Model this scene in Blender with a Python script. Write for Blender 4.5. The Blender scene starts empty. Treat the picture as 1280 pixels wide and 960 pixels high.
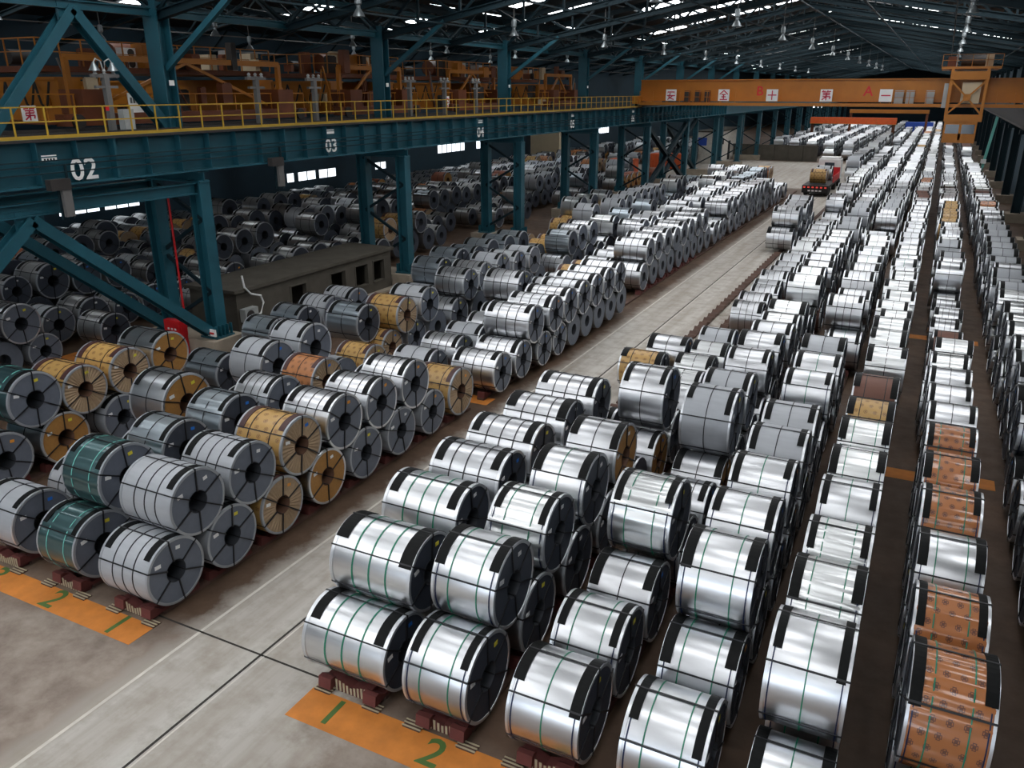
import bpy, math, random
import numpy as np
from mathutils import Vector, Matrix
random.seed(7)
PI = math.pi
SC = bpy.context.scene
COL = SC.collection

# ------------------------------------------------------------------ camera
cam_d = bpy.data.cameras.new('camera')
cam_d.sensor_width = 36.0
cam_d.lens = 36.0 * 1015.68 / 1280.0
cam_d.clip_start, cam_d.clip_end = 0.1, 900
cam = bpy.data.objects.new('camera', cam_d)
COL.objects.link(cam)
CAM = Vector((0, 0, 12.0))
cam.location = CAM
PITCH, YAW = math.radians(19.866), math.radians(26.778)
cam.rotation_euler = (PI / 2 - PITCH, 0, YAW)
SC.camera = cam

# ------------------------------------------------------------------ world, exposure
SKY_STRENGTH = 17.0       # sky brightness seen through the roof lights of the main bay
SKY_SIDE = 24.0            # roof lights of the side bay, turned up to brighten its coils
WIN_STRENGTH = 5.0
WIN_BACK = 13.0           # tall windows of the end wall behind the viewer
w = bpy.data.worlds.new('world'); SC.world = w; w.use_nodes = True
bg = w.node_tree.nodes['Background']
bg.inputs[0].default_value = (0.55, 0.68, 0.85, 1); bg.inputs[1].default_value = 0.5
SC.view_settings.view_transform = 'Standard'
SC.view_settings.look = 'None'
SC.view_settings.gamma = 1.0
SC.view_settings.use_curve_mapping = False
SC.view_settings.exposure = -1.3
SC.cycles.use_denoising = True
SC.cycles.max_bounces = 6
SC.cycles.diffuse_bounces = 3
SC.cycles.glossy_bounces = 3
SC.cycles.sample_clamp_indirect = 6.0

# ------------------------------------------------------------------ materials
MATS = {}
class NT:
    def __init__(s, name):
        s.m = bpy.data.materials.new(name); s.m.use_nodes = True
        s.t = s.m.node_tree; s.b = s.t.nodes['Principled BSDF']
        MATS[name] = s.m
    def n(s, typ, **kw):
        x = s.t.nodes.new(typ)
        for k, v in kw.items(): setattr(x, k, v)
        return x
    def l(s, a, b): s.t.links.new(a, b)
    def val(s, x, sock):
        if isinstance(x, (int, float)): sock.default_value = x
        else: s.l(x, sock)
    def math(s, op, a, b=0.0, c=0.0):
        x = s.n('ShaderNodeMath', operation=op)
        s.val(a, x.inputs[0]); s.val(b, x.inputs[1]); s.val(c, x.inputs[2])
        return x.outputs[0]
    def mix(s, f, a, b):
        x = s.n('ShaderNodeMix', data_type='RGBA')
        s.val(f, x.inputs[0])
        for v, k in ((a, 6), (b, 7)):
            if isinstance(v, tuple): x.inputs[k].default_value = (*v[:3], 1)
            else: s.l(v, x.inputs[k])
        return x.outputs[2]
    def noise(s, scale, detail=4, vec=None, rough=0.55):
        x = s.n('ShaderNodeTexNoise'); x.inputs['Scale'].default_value = scale
        x.inputs['Detail'].default_value = detail; x.inputs['Roughness'].default_value = rough
        if vec is not None: s.l(vec, x.inputs['Vector'])
        return x.outputs[0]
    def ramp(s, f, a, b):
        x = s.n('ShaderNodeMapRange'); s.val(f, x.inputs[0])
        x.inputs[1].default_value = a; x.inputs[2].default_value = b
        return x.outputs[0]
    def base(s, c):
        if isinstance(c, tuple): s.b.inputs['Base Color'].default_value = (*c[:3], 1)
        else: s.l(c, s.b.inputs['Base Color'])
    def pr(s, rough=0.5, metal=0.0, spec=0.5, coat=0.0):
        s.val(rough, s.b.inputs['Roughness']); s.val(metal, s.b.inputs['Metallic'])
        s.b.inputs['Specular IOR Level'].default_value = spec
        s.b.inputs['Coat Weight'].default_value = coat
        s.b.inputs['Coat Roughness'].default_value = 0.09
        return s.m
    def bump(s, h, strength=0.3, dist=0.02):
        x = s.n('ShaderNodeBump'); x.inputs['Strength'].default_value = strength
        x.inputs['Distance'].default_value = dist
        s.l(h, x.inputs['Height']); s.l(x.outputs[0], s.b.inputs['Normal'])

def plain(name, c, rough=0.5, metal=0.0, var=0.25, scale=3.0, spec=0.5, coat=0.0):
    k = NT(name)
    g = k.n('ShaderNodeNewGeometry').outputs['Position']
    f = k.noise(scale, 4, g)
    lo = tuple(x * (1 - var) for x in c); hi = tuple(min(1, x * (1 + var)) for x in c)
    k.base(k.mix(f, lo, hi))
    return k.pr(rough, metal, spec, coat)

def emis(name, c, s):
    k = NT(name)
    k.base((0.1, 0.1, 0.1)); k.b.inputs['Emission Color'].default_value = (*c, 1)
    k.b.inputs['Emission Strength'].default_value = s
    return k.m

def rnd_fac(k):
    return k.n('ShaderNodeObjectInfo').outputs['Random']

def metal_body(name, lo, hi, rough, ripple=0.0, metal=1.0, coat=0.0):
    """Sheet wrap of a coil. UV u runs round the coil, v along its axis."""
    k = NT(name)
    r = rnd_fac(k)
    uv = k.n('ShaderNodeUVMap').outputs[0]
    mp = k.n('ShaderNodeMapping'); k.l(uv, mp.inputs[0]); mp.inputs['Scale'].default_value = (34, 1.3, 1)
    off = k.n('ShaderNodeCombineXYZ'); k.l(k.math('MULTIPLY', r, 37), off.inputs[2]); k.l(off.outputs[0], mp.inputs['Location'])
    st = k.noise(1.0, 3, mp.outputs[0])
    c = k.mix(r, lo, hi)
    k.base(k.mix(k.math('MULTIPLY', st, 0.6), c, tuple(x * 0.66 for x in lo)))  # colour streaks along the axis imitate streaked highlights on the sheet
    k.pr(k.math('ADD', k.math('MULTIPLY', st, 0.09), max(rough - 0.02, 0.282)), metal, 0.5, coat)
    if ripple:
        sp = k.n('ShaderNodeSeparateXYZ'); k.l(uv, sp.inputs[0])
        mp2 = k.n('ShaderNodeMapping'); k.l(uv, mp2.inputs[0]); mp2.inputs['Scale'].default_value = (7, .8, 1); k.l(off.outputs[0], mp2.inputs['Location'])
        wob = k.noise(1.0, 2, mp2.outputs[0])
        wv = k.math('SINE', k.math('ADD', k.math('MULTIPLY', sp.outputs[0], 2 * PI * 24), k.math('MULTIPLY', wob, 3.0)))
        k.bump(wv, min(1, ripple), 0.006)
    return k.m

def printed_paper(name, c, mark, coat, spec=0.5, big=True):
    """Wrapping paper with rows of small printed emblems, four petals round a square dot."""
    k = NT(name)
    r = rnd_fac(k)
    uv = k.n('ShaderNodeUVMap').outputs[0]
    sp = k.n('ShaderNodeSeparateXYZ'); k.l(uv, sp.inputs[0])
    nu, nv = (26, 5.0) if big else (22, 5)
    u = k.math('MULTIPLY', sp.outputs[0], nu); v = k.math('MULTIPLY', sp.outputs[1], nv)
    row = k.math('FLOOR', u)
    odd = k.math('MULTIPLY', k.math('MODULO', row, 2.0), 0.5)
    fu = k.math('SUBTRACT', k.math('FRACT', u), 0.5)
    fv = k.math('SUBTRACT', k.math('FRACT', k.math('ADD', v, odd)), 0.5)
    au = k.math('ABSOLUTE', fu); av = k.math('ABSOLUTE', k.math('MULTIPLY', fv, 1.25))
    d1 = k.math('MAXIMUM', au, av)                       # square
    cross = k.math('MINIMUM', au, av)
    ring = k.math('MULTIPLY', k.math('LESS_THAN', d1, 0.27), k.math('LESS_THAN', cross, 0.15))
    hole = k.math('LESS_THAN', k.math('ABSOLUTE', k.math('SUBTRACT', d1, 0.17)), 0.035)
    hole2 = k.math('MULTIPLY', hole, k.math('LESS_THAN', cross, 0.08))
    m = k.math('MULTIPLY', ring, k.math('SUBTRACT', 1.0, hole2))
    n = k.noise(9, 4, uv)
    cc = k.mix(k.math('MULTIPLY', r, 0.8), c, tuple(x * 0.72 for x in c))
    cc = k.mix(k.math('MULTIPLY', n, 0.35), cc, tuple(x * 0.6 for x in c))
    k.base(k.mix(k.math('MULTIPLY', m, 0.8), cc, mark))
    k.pr(0.45, 0.0, spec, coat)
    k.b.inputs['Coat Roughness'].default_value = 0.08
    mp = k.n('ShaderNodeMapping'); k.l(uv, mp.inputs[0]); mp.inputs['Scale'].default_value = (26, 1.0, 1)
    st = k.noise(1.0, 2, mp.outputs[0])
    k.bump(st, 0.10, 0.02)
    return k.m

metal_body('silver_sheet', (0.60, 0.615, 0.64), (0.78, 0.79, 0.815), 0.30)
metal_body('bright_sheet', (0.70, 0.715, 0.74), (0.84, 0.855, 0.88), 0.27)
metal_body('film_sheet', (0.74, 0.76, 0.765), (0.86, 0.88, 0.88), 0.25, coat=0.9)
metal_body('matt_grey_wrap', (0.42, 0.44, 0.47), (0.52, 0.54, 0.57), 0.48, metal=0.35)
metal_body('teal_film', (0.07, 0.145, 0.155), (0.11, 0.20, 0.205), 0.18, metal=0.75, coat=0.6)
metal_body('blue_film', (0.42, 0.48, 0.53), (0.54, 0.60, 0.64), 0.24, metal=0.9)
metal_body('dull_sheet', (0.36, 0.36, 0.36), (0.60, 0.60, 0.59), 0.34, metal=0.85)
metal_body('rust_wrap', (0.30, 0.09, 0.045), (0.38, 0.13, 0.07), 0.5, metal=0.1)
metal_body('plum_wrap', (0.16, 0.075, 0.055), (0.22, 0.10, 0.07), 0.5, metal=0.3)
printed_paper('orange_paper', (0.52, 0.185, 0.055), (0.07, 0.03, 0.03), 0.8)
printed_paper('kraft_paper', (0.56, 0.335, 0.105), (0.22, 0.10, 0.03), 0.15, big=False)
printed_paper('tan_paper', (0.50, 0.20, 0.07), (0.16, 0.06, 0.02), 0.15, big=False)
plain('steel_face', (0.155, 0.175, 0.215), 0.55, 0.25, 0.12, 6)
plain('shaded_face', (0.060, 0.070, 0.092), 0.5, 0.3, 0.2, 6)  # same end steel as steel_face, darkened for the shade between rows
plain('brown_card', (0.36, 0.175, 0.045), 0.6, 0, 0.25, 14)
plain('pleated_paper', (0.36, 0.25, 0.15), 0.7, 0, 0.2, 10)
plain('bore_steel', (0.06, 0.065, 0.075), 0.5, 0.4, 0.2)
plain('bore_paper', (0.15, 0.075, 0.045), 0.7, 0, 0.2)
plain('edge_steel', (0.72, 0.74, 0.77), 0.35, 0.8, 0.1)
plain('edge_dull', (0.40, 0.42, 0.45), 0.45, 0.5, 0.1)
plain('black_band', (0.006, 0.0065, 0.0065), 0.5, 0.0, 0.5, 8, spec=0.12)
plain('maroon_band', (0.06, 0.022, 0.02), 0.5, 0.0, 0.3, 8)
plain('black_strap', (0.015, 0.015, 0.018), 0.4, 0.2, 0.2)
plain('green_strap', (0.01, 0.20, 0.115), 0.35, 0.0, 0.2, 20)
plain('mint_strap', (0.16, 0.50, 0.44), 0.4, 0.0, 0.1)
plain('navy_strap', (0.012, 0.022, 0.07), 0.35, 0.3, 0.2)
for nme, c in (('white_tag', (0.8, 0.8, 0.8)), ('blue_tag', (0.02, 0.17, 0.62)), ('yellow_tag', (0.72, 0.62, 0.05)), ('red_tag', (0.6, 0.05, 0.04)), ('orange_tag', (0.75, 0.3, 0.04))):
    plain(nme, c, 0.5, 0, 0.05)
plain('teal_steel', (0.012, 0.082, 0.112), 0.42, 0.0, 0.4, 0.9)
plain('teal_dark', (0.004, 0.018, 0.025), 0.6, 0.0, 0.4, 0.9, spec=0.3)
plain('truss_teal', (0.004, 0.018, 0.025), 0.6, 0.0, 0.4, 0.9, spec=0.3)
plain('roof_sheet', (0.0025, 0.007, 0.011), 0.8, 0.0, 0.3, 0.5)
plain('wall_sheet', (0.010, 0.036, 0.056), 0.7, 0.0, 0.3, 0.5)
plain('crane_orange', (0.40, 0.140, 0.010), 0.42, 0, 0.22, 0.8)
plain('crane_dark', (0.14, 0.036, 0.010), 0.5, 0, 0.4, 1.2)
plain('rail_yellow', (0.42, 0.255, 0.02), 0.5, 0, 0.25, 2)
plain('machine_dark', (0.035, 0.03, 0.028), 0.6, 0.2, 0.4, 2)
plain('grey_paint', (0.33, 0.34, 0.33), 0.5, 0, 0.2, 2)
plain('post_grey', (0.13, 0.125, 0.12), 0.6, 0, 0.2, 2)
plain('white_paint', (0.78, 0.78, 0.76), 0.5, 0, 0.1, 2)
plain('red_paint', (0.58, 0.015, 0.02), 0.4, 0, 0.15, 2)
plain('sign_red', (0.55, 0.01, 0.05), 0.5, 0, 0.05, 2)
plain('blue_paint', (0.02, 0.08, 0.45), 0.5, 0, 0.15, 2)
plain('concrete', (0.33, 0.28, 0.22), 0.85, 0, 0.35, 1.6, spec=0.2)
plain('concrete_dark', (0.085, 0.076, 0.062), 0.85, 0, 0.35, 1.2, spec=0.2)
plain('beige_wall', (0.52, 0.42, 0.28), 0.7, 0, 0.1, 1)
plain('black_void', (0.006, 0.006, 0.006), 0.9, 0, 0.1)
plain('chock_red', (0.11, 0.026, 0.022), 0.7, 0, 0.4, 3)
plain('chock_brown', (0.09, 0.048, 0.034), 0.8, 0, 0.4, 2)
plain('slat_cream', (0.42, 0.36, 0.24), 0.7, 0, 0.3, 4)
plain('timber', (0.16, 0.085, 0.05), 0.8, 0, 0.4, 3)
plain('rubber', (0.015, 0.015, 0.015), 0.8, 0, 0.2)
plain('glass_dark', (0.02, 0.03, 0.04), 0.1, 0, 0.1)
plain('lamp_metal', (0.26, 0.29, 0.30), 0.35, 0.6, 0.1)
plain('orange_floor', (0.60, 0.205, 0.03), 0.7, 0, 0.35, 2.2)
plain('green_floor', (0.07, 0.145, 0.03), 0.7, 0, 0.3, 4)
plain('white_floor', (0.62, 0.58, 0.52), 0.8, 0, 0.35, 2.5)
plain('joint_dark', (0.03, 0.026, 0.022), 0.9, 0, 0.3, 2)
plain('signal_orange', (0.62, 0.10, 0.02), 0.6, 0, 0.25, 2)
emis('sky_main', (0.97, 0.985, 1.0), SKY_STRENGTH)
emis('sky_side', (0.90, 0.96, 1.0), SKY_SIDE)
emis('window_glow', (0.86, 0.94, 1.0), WIN_STRENGTH)
emis('window_tall', (0.80, 0.89, 1.0), WIN_BACK)
emis('tail_red', (1.0, 0.05, 0.03), 1.5)

def floor_mat():
    k = NT('floor_concrete')
    pos = k.n('ShaderNodeNewGeometry').outputs['Position']
    sp = k.n('ShaderNodeSeparateXYZ'); k.l(pos, sp.inputs[0])
    n1 = k.noise(0.22, 6, pos, 0.62); n2 = k.noise(1.4, 6, pos, 0.65)
    mp = k.n('ShaderNodeMapping'); k.l(pos, mp.inputs[0]); mp.inputs['Scale'].default_value = (1.6, 0.07, 1)
    tyre = k.noise(1.0, 5, mp.outputs[0], 0.6)          # long streaks left by wheels along the road
    edge = k.math('ADD', sp.outputs[0], k.math('MULTIPLY', k.math('SUBTRACT', n2, 0.5), 1.6))
    a = k.ramp(edge, -14.4, -13.7); b = k.ramp(edge, -8.6, -9.6)
    road = k.math('MULTIPLY', a, b)
    ya = k.math('ADD', sp.outputs[1], k.math('MULTIPLY', k.math('SUBTRACT', n1, 0.5), 3))
    front = k.math('MULTIPLY', k.ramp(ya, 11.4, 9.6), 0.9)
    cross = k.math('MULTIPLY', k.math('MULTIPLY', k.ramp(ya, 112, 114), k.ramp(ya, 158, 155)), k.ramp(sp.outputs[0], -7, -9))
    aisle = k.math('MAXIMUM', road, k.math('MULTIPLY', cross, 0.8))
    lightc = k.mix(k.ramp(tyre, 0.35, 0.72), (0.52, 0.495, 0.45), (0.33, 0.285, 0.235))
    lightc = k.mix(k.ramp(n2, 0.45, 0.8), lightc, (0.30, 0.255, 0.205))
    darkc = k.mix(n2, (0.125, 0.076, 0.046), (0.050, 0.028, 0.017))
    darkc = k.mix(k.ramp(n1, 0.5, 0.75), darkc, (0.18, 0.105, 0.066))
    apron = k.mix(k.ramp(n2, 0.35, 0.7), (0.36, 0.30, 0.25), (0.20, 0.155, 0.125))
    k.base(k.mix(aisle, k.mix(front, darkc, apron), lightc))
    k.pr(k.math('ADD', 0.45, k.math('MULTIPLY', n2, 0.4)), 0, 0.4)
    k.bump(n2, 0.15, 0.02)
floor_mat()

# ------------------------------------------------------------------ mesh building
class MB:
    def __init__(s): s.v = []; s.f = []; s.mi = []; s.uv = None
    def add(s, vs, fs, m=0):
        o = len(s.v); s.v += [tuple(x) for x in vs]
        for f in fs: s.f.append([o + i for i in f]); s.mi.append(m)
        return s
    def box(s, x0, x1, y0, y1, z0, z1, m=0):
        return s.add([(x0, y0, z0), (x1, y0, z0), (x1, y1, z0), (x0, y1, z0), (x0, y0, z1), (x1, y0, z1), (x1, y1, z1), (x0, y1, z1)],
                     [(3, 2, 1, 0), (4, 5, 6, 7), (0, 1, 5, 4), (1, 2, 6, 5), (2, 3, 7, 6), (3, 0, 4, 7)], m)
    def bar(s, p, q, a, b=None, up=(0, 0, 1), m=0):
        """box-section bar from p to q, a wide across, b deep towards 'up'"""
        b = b or a; p = Vector(p); q = Vector(q); d = (q - p).normalized(); u = Vector(up)
        if abs(d.dot(u)) > 0.98: u = Vector((0, 1, 0))
        x = d.cross(u).normalized(); y = x.cross(d).normalized()
        vs = []
        for e in (p, q):
            for i, j in ((-1, -1), (1, -1), (1, 1), (-1, 1)): vs.append(e + x * (a / 2 * i) + y * (b / 2 * j))
        return s.add(vs, [(0, 1, 2, 3), (7, 6, 5, 4), (4, 5, 1, 0), (5, 6, 2, 1), (6, 7, 3, 2), (7, 4, 0, 3)], m)
    def ibar(s, p, q, wd, dp, t=0.05, up=(0, 0, 1), m=0):
        """H-section: two flanges wd wide set dp apart along 'up', and a web"""
        p = Vector(p); q = Vector(q); d = (q - p).normalized(); u = Vector(up)
        if abs(d.dot(u)) > 0.98: u = Vector((0, 1, 0))
        x = d.cross(u).normalized(); y = x.cross(d).normalized()
        for sg in (-1, 1):
            o = y * (sg * (dp - t) / 2); s.bar(p + o, q + o, wd, t, up, m)
        return s.bar(p, q, t, dp - 2 * t, up, m)
    def tube(s, pts, r, n=8, m=0):
        pts = [Vector(p) for p in pts]; base = len(s.v)
        for i, p in enumerate(pts):
            d = (pts[min(i + 1, len(pts) - 1)] - pts[max(i - 1, 0)]).normalized()
            u = Vector((0, 0, 1)) if abs(d.z) < 0.9 else Vector((0, 1, 0))
            x = d.cross(u).normalized(); y = x.cross(d)
            for k in range(n):
                a = 2 * PI * k / n; s.v.append(tuple(p + x * r * math.cos(a) + y * r * math.sin(a)))
        for i in range(len(pts) - 1):
            for k in range(n):
                a = base + i * n; s.f.append([a + k, a + (k + 1) % n, a + n + (k + 1) % n, a + n + k]); s.mi.append(m)
        s.f.append([base + k for k in range(n)][::-1]); s.mi.append(m)
        e = base + (len(pts) - 1) * n; s.f.append([e + k for k in range(n)]); s.mi.append(m)
        return s
    def lathe(s, prof, n=16, c=(0, 0, 0), axis='z', m=0):
        base = len(s.v)
        for r, h in prof:
            for k in range(n):
                a = 2 * PI * k / n; p, q = r * math.cos(a), r * math.sin(a)
                v = (p, q, h) if axis == 'z' else ((h, p, q) if axis == 'x' else (q, h, p))
                s.v.append((v[0] + c[0], v[1] + c[1], v[2] + c[2]))
        for i in range(len(prof) - 1):
            for k in range(n):
                a = base + i * n; s.f.append([a + k, a + (k + 1) % n, a + n + (k + 1) % n, a + n + k]); s.mi.append(m)
        return s
    def mesh(s, name, mats=(None,), smooth=False):
        me = bpy.data.meshes.new(name); me.from_pydata(s.v, [], s.f)
        for mt in mats: me.materials.append(MATS[mt] if isinstance(mt, str) else mt)
        if len(mats) > 1: me.polygons.foreach_set('material_index', s.mi)
        if smooth:
            me.polygons.foreach_set('use_smooth', [True] * len(me.polygons))
            try: me.set_sharp_from_angle(angle=math.radians(40))
            except Exception: pass
        if s.uv:
            uvl = me.uv_layers.new(name='UVMap')
            flat = np.array(s.uv, dtype=np.float32).ravel(); uvl.data.foreach_set('uv', flat)
        me.update()
        return me

def link(name, me, parent=None, mat=None, loc=(0, 0, 0), scale=None, rot=None):
    o = bpy.data.objects.new(name, me); COL.objects.link(o)
    if parent is not None: o.parent = parent
    o.location = loc
    if scale: o.scale = scale
    if rot: o.rotation_euler = rot
    if mat is not None and me is not None:
        if len(me.materials) == 0: me.materials.append(None)
        o.material_slots[0].link = 'OBJECT'; o.material_slots[0].material = MATS[mat]
    return o

def part(name, mb, mat, parent, smooth=False):
    return link(name, mb.mesh(name, (mat,), smooth), parent)

def tag(o, label=None, cat=None, group=None, kind=None):
    if label: o['label'] = label
    if cat: o['category'] = cat
    if group: o['group'] = group
    if kind: o['kind'] = kind
    return o

def thing(name, label, cat, loc=(0, 0, 0), rz=0, group=None):
    o = bpy.data.objects.new(name, None); COL.objects.link(o)
    o.empty_display_size = 0.2; o.location = loc; o.rotation_euler = (0, 0, rz)
    return tag(o, label, cat, group)

def struct(name, mb, mat, label=None, parent=None):
    o = part(name, mb, mat, parent)
    if parent is None: tag(o, label, None, None, 'structure')
    return o

def ordinal(i):
    names = ['first', 'second', 'third', 'fourth', 'fifth', 'sixth', 'seventh', 'eighth', 'ninth', 'tenth', 'eleventh', 'twelfth']
    if i <= 12: return names[i - 1]
    return '%d%s' % (i, 'th' if 10 <= i % 100 <= 20 else {1: 'st', 2: 'nd', 3: 'rd'}.get(i % 10, 'th'))

def text(name, s, size, mat, parent, loc, rot, extrude=0.004, sx=1.0):
    c = bpy.data.curves.new(name, 'FONT'); c.body = s; c.size = size; c.extrude = extrude
    c.align_x = 'CENTER'; c.align_y = 'CENTER'; c.resolution_u = 3
    c.offset = size * 0.012
    c.materials.append(MATS[mat])
    tmp = bpy.data.objects.new('tmp', c); COL.objects.link(tmp)
    me = bpy.data.meshes.new_from_object(tmp.evaluated_get(bpy.context.evaluated_depsgraph_get()))
    bpy.data.objects.remove(tmp); bpy.data.curves.remove(c)
    if not me.materials: me.materials.append(MATS[mat])
    o = link(name, me, parent, None, loc, (sx, 1, 1), rot)
    return o

# ------------------------------------------------------------------ building shell
XL, XR, XW = -31.0, 8.6, -62.0          # column line between the bays, right wall, far wall of the side bay
Y0, Y1 = -42.0, 330.0
XM = (XL + XR) / 2
SLOPE = 0.18
def chord_z(x): return 15.0 + SLOPE * (min(x, 2 * XM - x) - XL)
XS = (XL + XW) / 2
def side_z(x): return 15.0 + SLOPE * (min(x, 2 * XS - x) - XW)

struct('floor', MB().box(XW - 3, XR + 3, Y0, Y1, -0.3, 0), 'floor_concrete', 'stained concrete floor of the steel coil warehouse')
ce = MB()
for (xa, xb, fz) in ((XL, XM, chord_z), (XM, XR, chord_z), (XW, XS, side_z), (XS, XL, side_z)):
    za, zb = fz(xa) + 2.3, fz(xb) + 2.3
    ce.add([(xa, Y0, za), (xb, Y0, zb), (xb, Y1, zb), (xa, Y1, za), (xa, Y0, za + .15), (xb, Y0, zb + .15), (xb, Y1, zb + .15), (xa, Y1, za + .15)],
           [(0, 1, 2, 3), (7, 6, 5, 4), (0, 4, 5, 1), (1, 5, 6, 2), (2, 6, 7, 3), (3, 7, 4, 0)])
ceiling = struct('ceiling', ce, 'roof_sheet', 'dark sheet-metal gable roof with strips of roof lights')
def skylight(x0, x1, fz, wd, mat, name='skylight_pane'):
    me = MB(); z0, z1 = fz(x0) + 2.22, fz(x1) + 2.22
    me.add([(x0, -wd / 2, z0), (x1, -wd / 2, z1), (x1, wd / 2, z1), (x0, wd / 2, z0), (x0, -wd / 2, z0 + .05), (x1, -wd / 2, z1 + .05), (x1, wd / 2, z1 + .05), (x0, wd / 2, z0 + .05)],
           [(3, 2, 1, 0), (4, 5, 6, 7), (0, 1, 5, 4), (1, 2, 6, 5), (2, 3, 7, 6), (3, 0, 4, 7)])
    return me.mesh(name, (mat,))
MAIN_X = [(-28.8, -25.4), (-24.6, -21.2), (-20.4, -17.0), (-16.2, -13.2), (-9.2, -6.0), (-5.2, -2.0), (-1.2, 2.0), (2.8, 6.0)]
sk_m = [skylight(a, b, chord_z, 3.3, 'sky_main') for a, b in MAIN_X]
sk_s = [skylight(a, b, side_z, 2.2, 'sky_side') for a, b in ((-57, -55), (-53, -51), (-44, -42), (-39.5, -37.5), (-35.5, -34))]
PITCHY = 8.2
rs = random.Random(11)
for i in range(-4, 36):
    y = 31.4 - 8.2 * 4 + PITCHY * i
    if y > Y1 - 5 or y < Y0 + 4: continue
    for m in sk_m:
        if rs.random() < .72: link('skylight_pane', m, ceiling, loc=(0, y + rs.uniform(-.6, .6), 0))
    if i % 2 == 0:
        for m in sk_s: link('skylight_pane', m, ceiling, loc=(0, y, 0))

def wall_panels(name, label, x0, x1, y0, y1, z0, z1, holes=(), mat='wall_sheet'):
    """A wall normal to X or Y cut round its window openings; holes = (a0, a1, z0, z1) along the wall."""
    mb = MB(); along_y = abs(y1 - y0) > abs(x1 - x0)
    a0, a1 = (y0, y1) if along_y else (x0, x1)
    def bx(p, q, r, s_):
        if q - p < 1e-3 or s_ - r < 1e-3: return
        mb.box(x0, x1, p, q, r, s_) if along_y else mb.box(p, q, y0, y1, r, s_)
    cur = a0
    for (p, q, r, s_) in sorted(holes):
        bx(cur, p, z0, z1); bx(p, q, z0, r); bx(p, q, s_, z1); cur = q
    bx(cur, a1, z0, z1)
    return struct(name, mb, mat, label)

win_y = [(42.4, 46.2), (46.6, 50.2), (69.2, 70.4), (71.0, 74.0), (74.5, 77.6), (85.2, 87.6), (100.0, 107.6), (111.0, 112.5), (132.0, 142.0), (158, 168)]
zs = [(2.45, 3.25)] * 2 + [(2.6, 3.6)] * 3 + [(2.7, 3.6)] + [(3.7, 5.4)] * 2 + [(3.7, 5.6)] * 2
win_y = [(a, b, z[0], z[1]) for (a, b), z in zip(win_y, zs)]
wall_panels('wall_left', 'dark blue sheet wall of the side bay with window bands', XW - .3, XW, Y0, Y1, 0, 17.5, win_y)
wall_panels('wall_right', 'dark sheet wall on the right of the main bay', XR, XR + .3, Y0, Y1, 0, 17.5)
wall_panels('wall_far', 'far end wall of the warehouse', XW, XR, Y1 - .3, Y1, 0, 22, [(-22, -13, 9, 10.2), (-8, -5, 8.6, 10), (-3, -1.5, 9, 10), (-45, -40, 6, 8)])
wall_panels('wall_back', 'end wall behind the viewer with tall windows', XW, XR, Y0, Y0 + .3, 0, 22, [(-29, 6, 1.5, 12)])
pane_n = 0
def window(n, axis, c, a0, a1, z0, z1, step, mat='window_glow'):
    global pane_n
    fr = MB(); k = max(1, round((a1 - a0) / step)); t = 0.09
    xs = [a0 + (a1 - a0) * i / k for i in range(k + 1)]
    def bx(mb, p, q, r, s_, d):
        mb.box(c - d, c + d, p, q, r, s_) if axis == 'x' else mb.box(p, q, c - d, c + d, r, s_)
    for x in xs: bx(fr, x - t / 2, x + t / 2, z0, z1, .08)
    bx(fr, a0, a1, z0 - t / 2, z0 + t / 2, .08); bx(fr, a0, a1, z1 - t / 2, z1 + t / 2, .08)
    o = struct('window_%d' % n, fr, 'teal_dark', 'bright window band in the sheet wall')
    for i in range(k):
        p = MB(); bx(p, xs[i] + t / 2, xs[i + 1] - t / 2, z0 + t / 2, z1 - t / 2, .02)
        part('pane', p, mat, o)
for i, (a, b, z0, z1) in enumerate(win_y): window(i + 1, 'x', XW - .12, a, b, z0, z1, 1.25)
for i, (a, b, z0, z1) in enumerate([(-22, -13, 9, 10.2), (-8, -5, 8.6, 10), (-3, -1.5, 9, 10), (-45, -40, 6, 8)]): window(20 + i, 'y', Y1 - .2, a, b, z0, z1, 3)
window(30, 'y', Y0 + .15, -29, 6, 1.5, 12, 2.5, 'window_tall')

# ------------------------------------------------------------------ floor markings
def strip(name, label, cat, x0, x1, y0, y1, z, mat, group=None):
    o = part(name, MB().box(x0, x1, y0, y1, 0.0005, z), mat, None)
    return tag(o, label, cat, group)
strip('road_edge_line', 'long worn white line along the road beside the coil stacks', 'floor marking', -13.82, -13.74, 2, 104, .004, 'white_floor')
strip('road_joint_line', 'dark expansion joint running down the middle of the road', 'floor joint', -11.94, -11.88, 2, 104, .004, 'joint_dark')
strip('road_fine_line', 'thin pale line between road joint and right coil rows', 'floor marking', -11.83, -11.79, 2, 104, .004, 'white_floor')
strip('cross_joint_line', 'dark joint crossing the road in front of the coils', 'floor joint', -16.0, -8.6, 10.98, 11.03, .004, 'joint_dark')
for (x0, x1, y0, y1, d, lab) in ((-26.0, -14.88, 9.9, 10.66, [(-15.75, '1'), (-18.05, '2'), (-20.4, '3')], 'orange floor stripe with green numbers left of the road'),
                                 (-10.15, 4.0, 9.8, 10.72, [(-9.3, '1'), (-6.9, '2'), (-4.6, '3')], 'orange floor stripe with green numbers right of the road')):
    o = strip('bay_number_stripe', lab, 'floor marking', x0, x1, y0, y1, .006, 'orange_floor')
    for x, s in d: text('number', s, 0.98, 'green_floor', o, (x, (y0 + y1) / 2, .008), (0, 0, 0), 0.002)
n_p = 0
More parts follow.
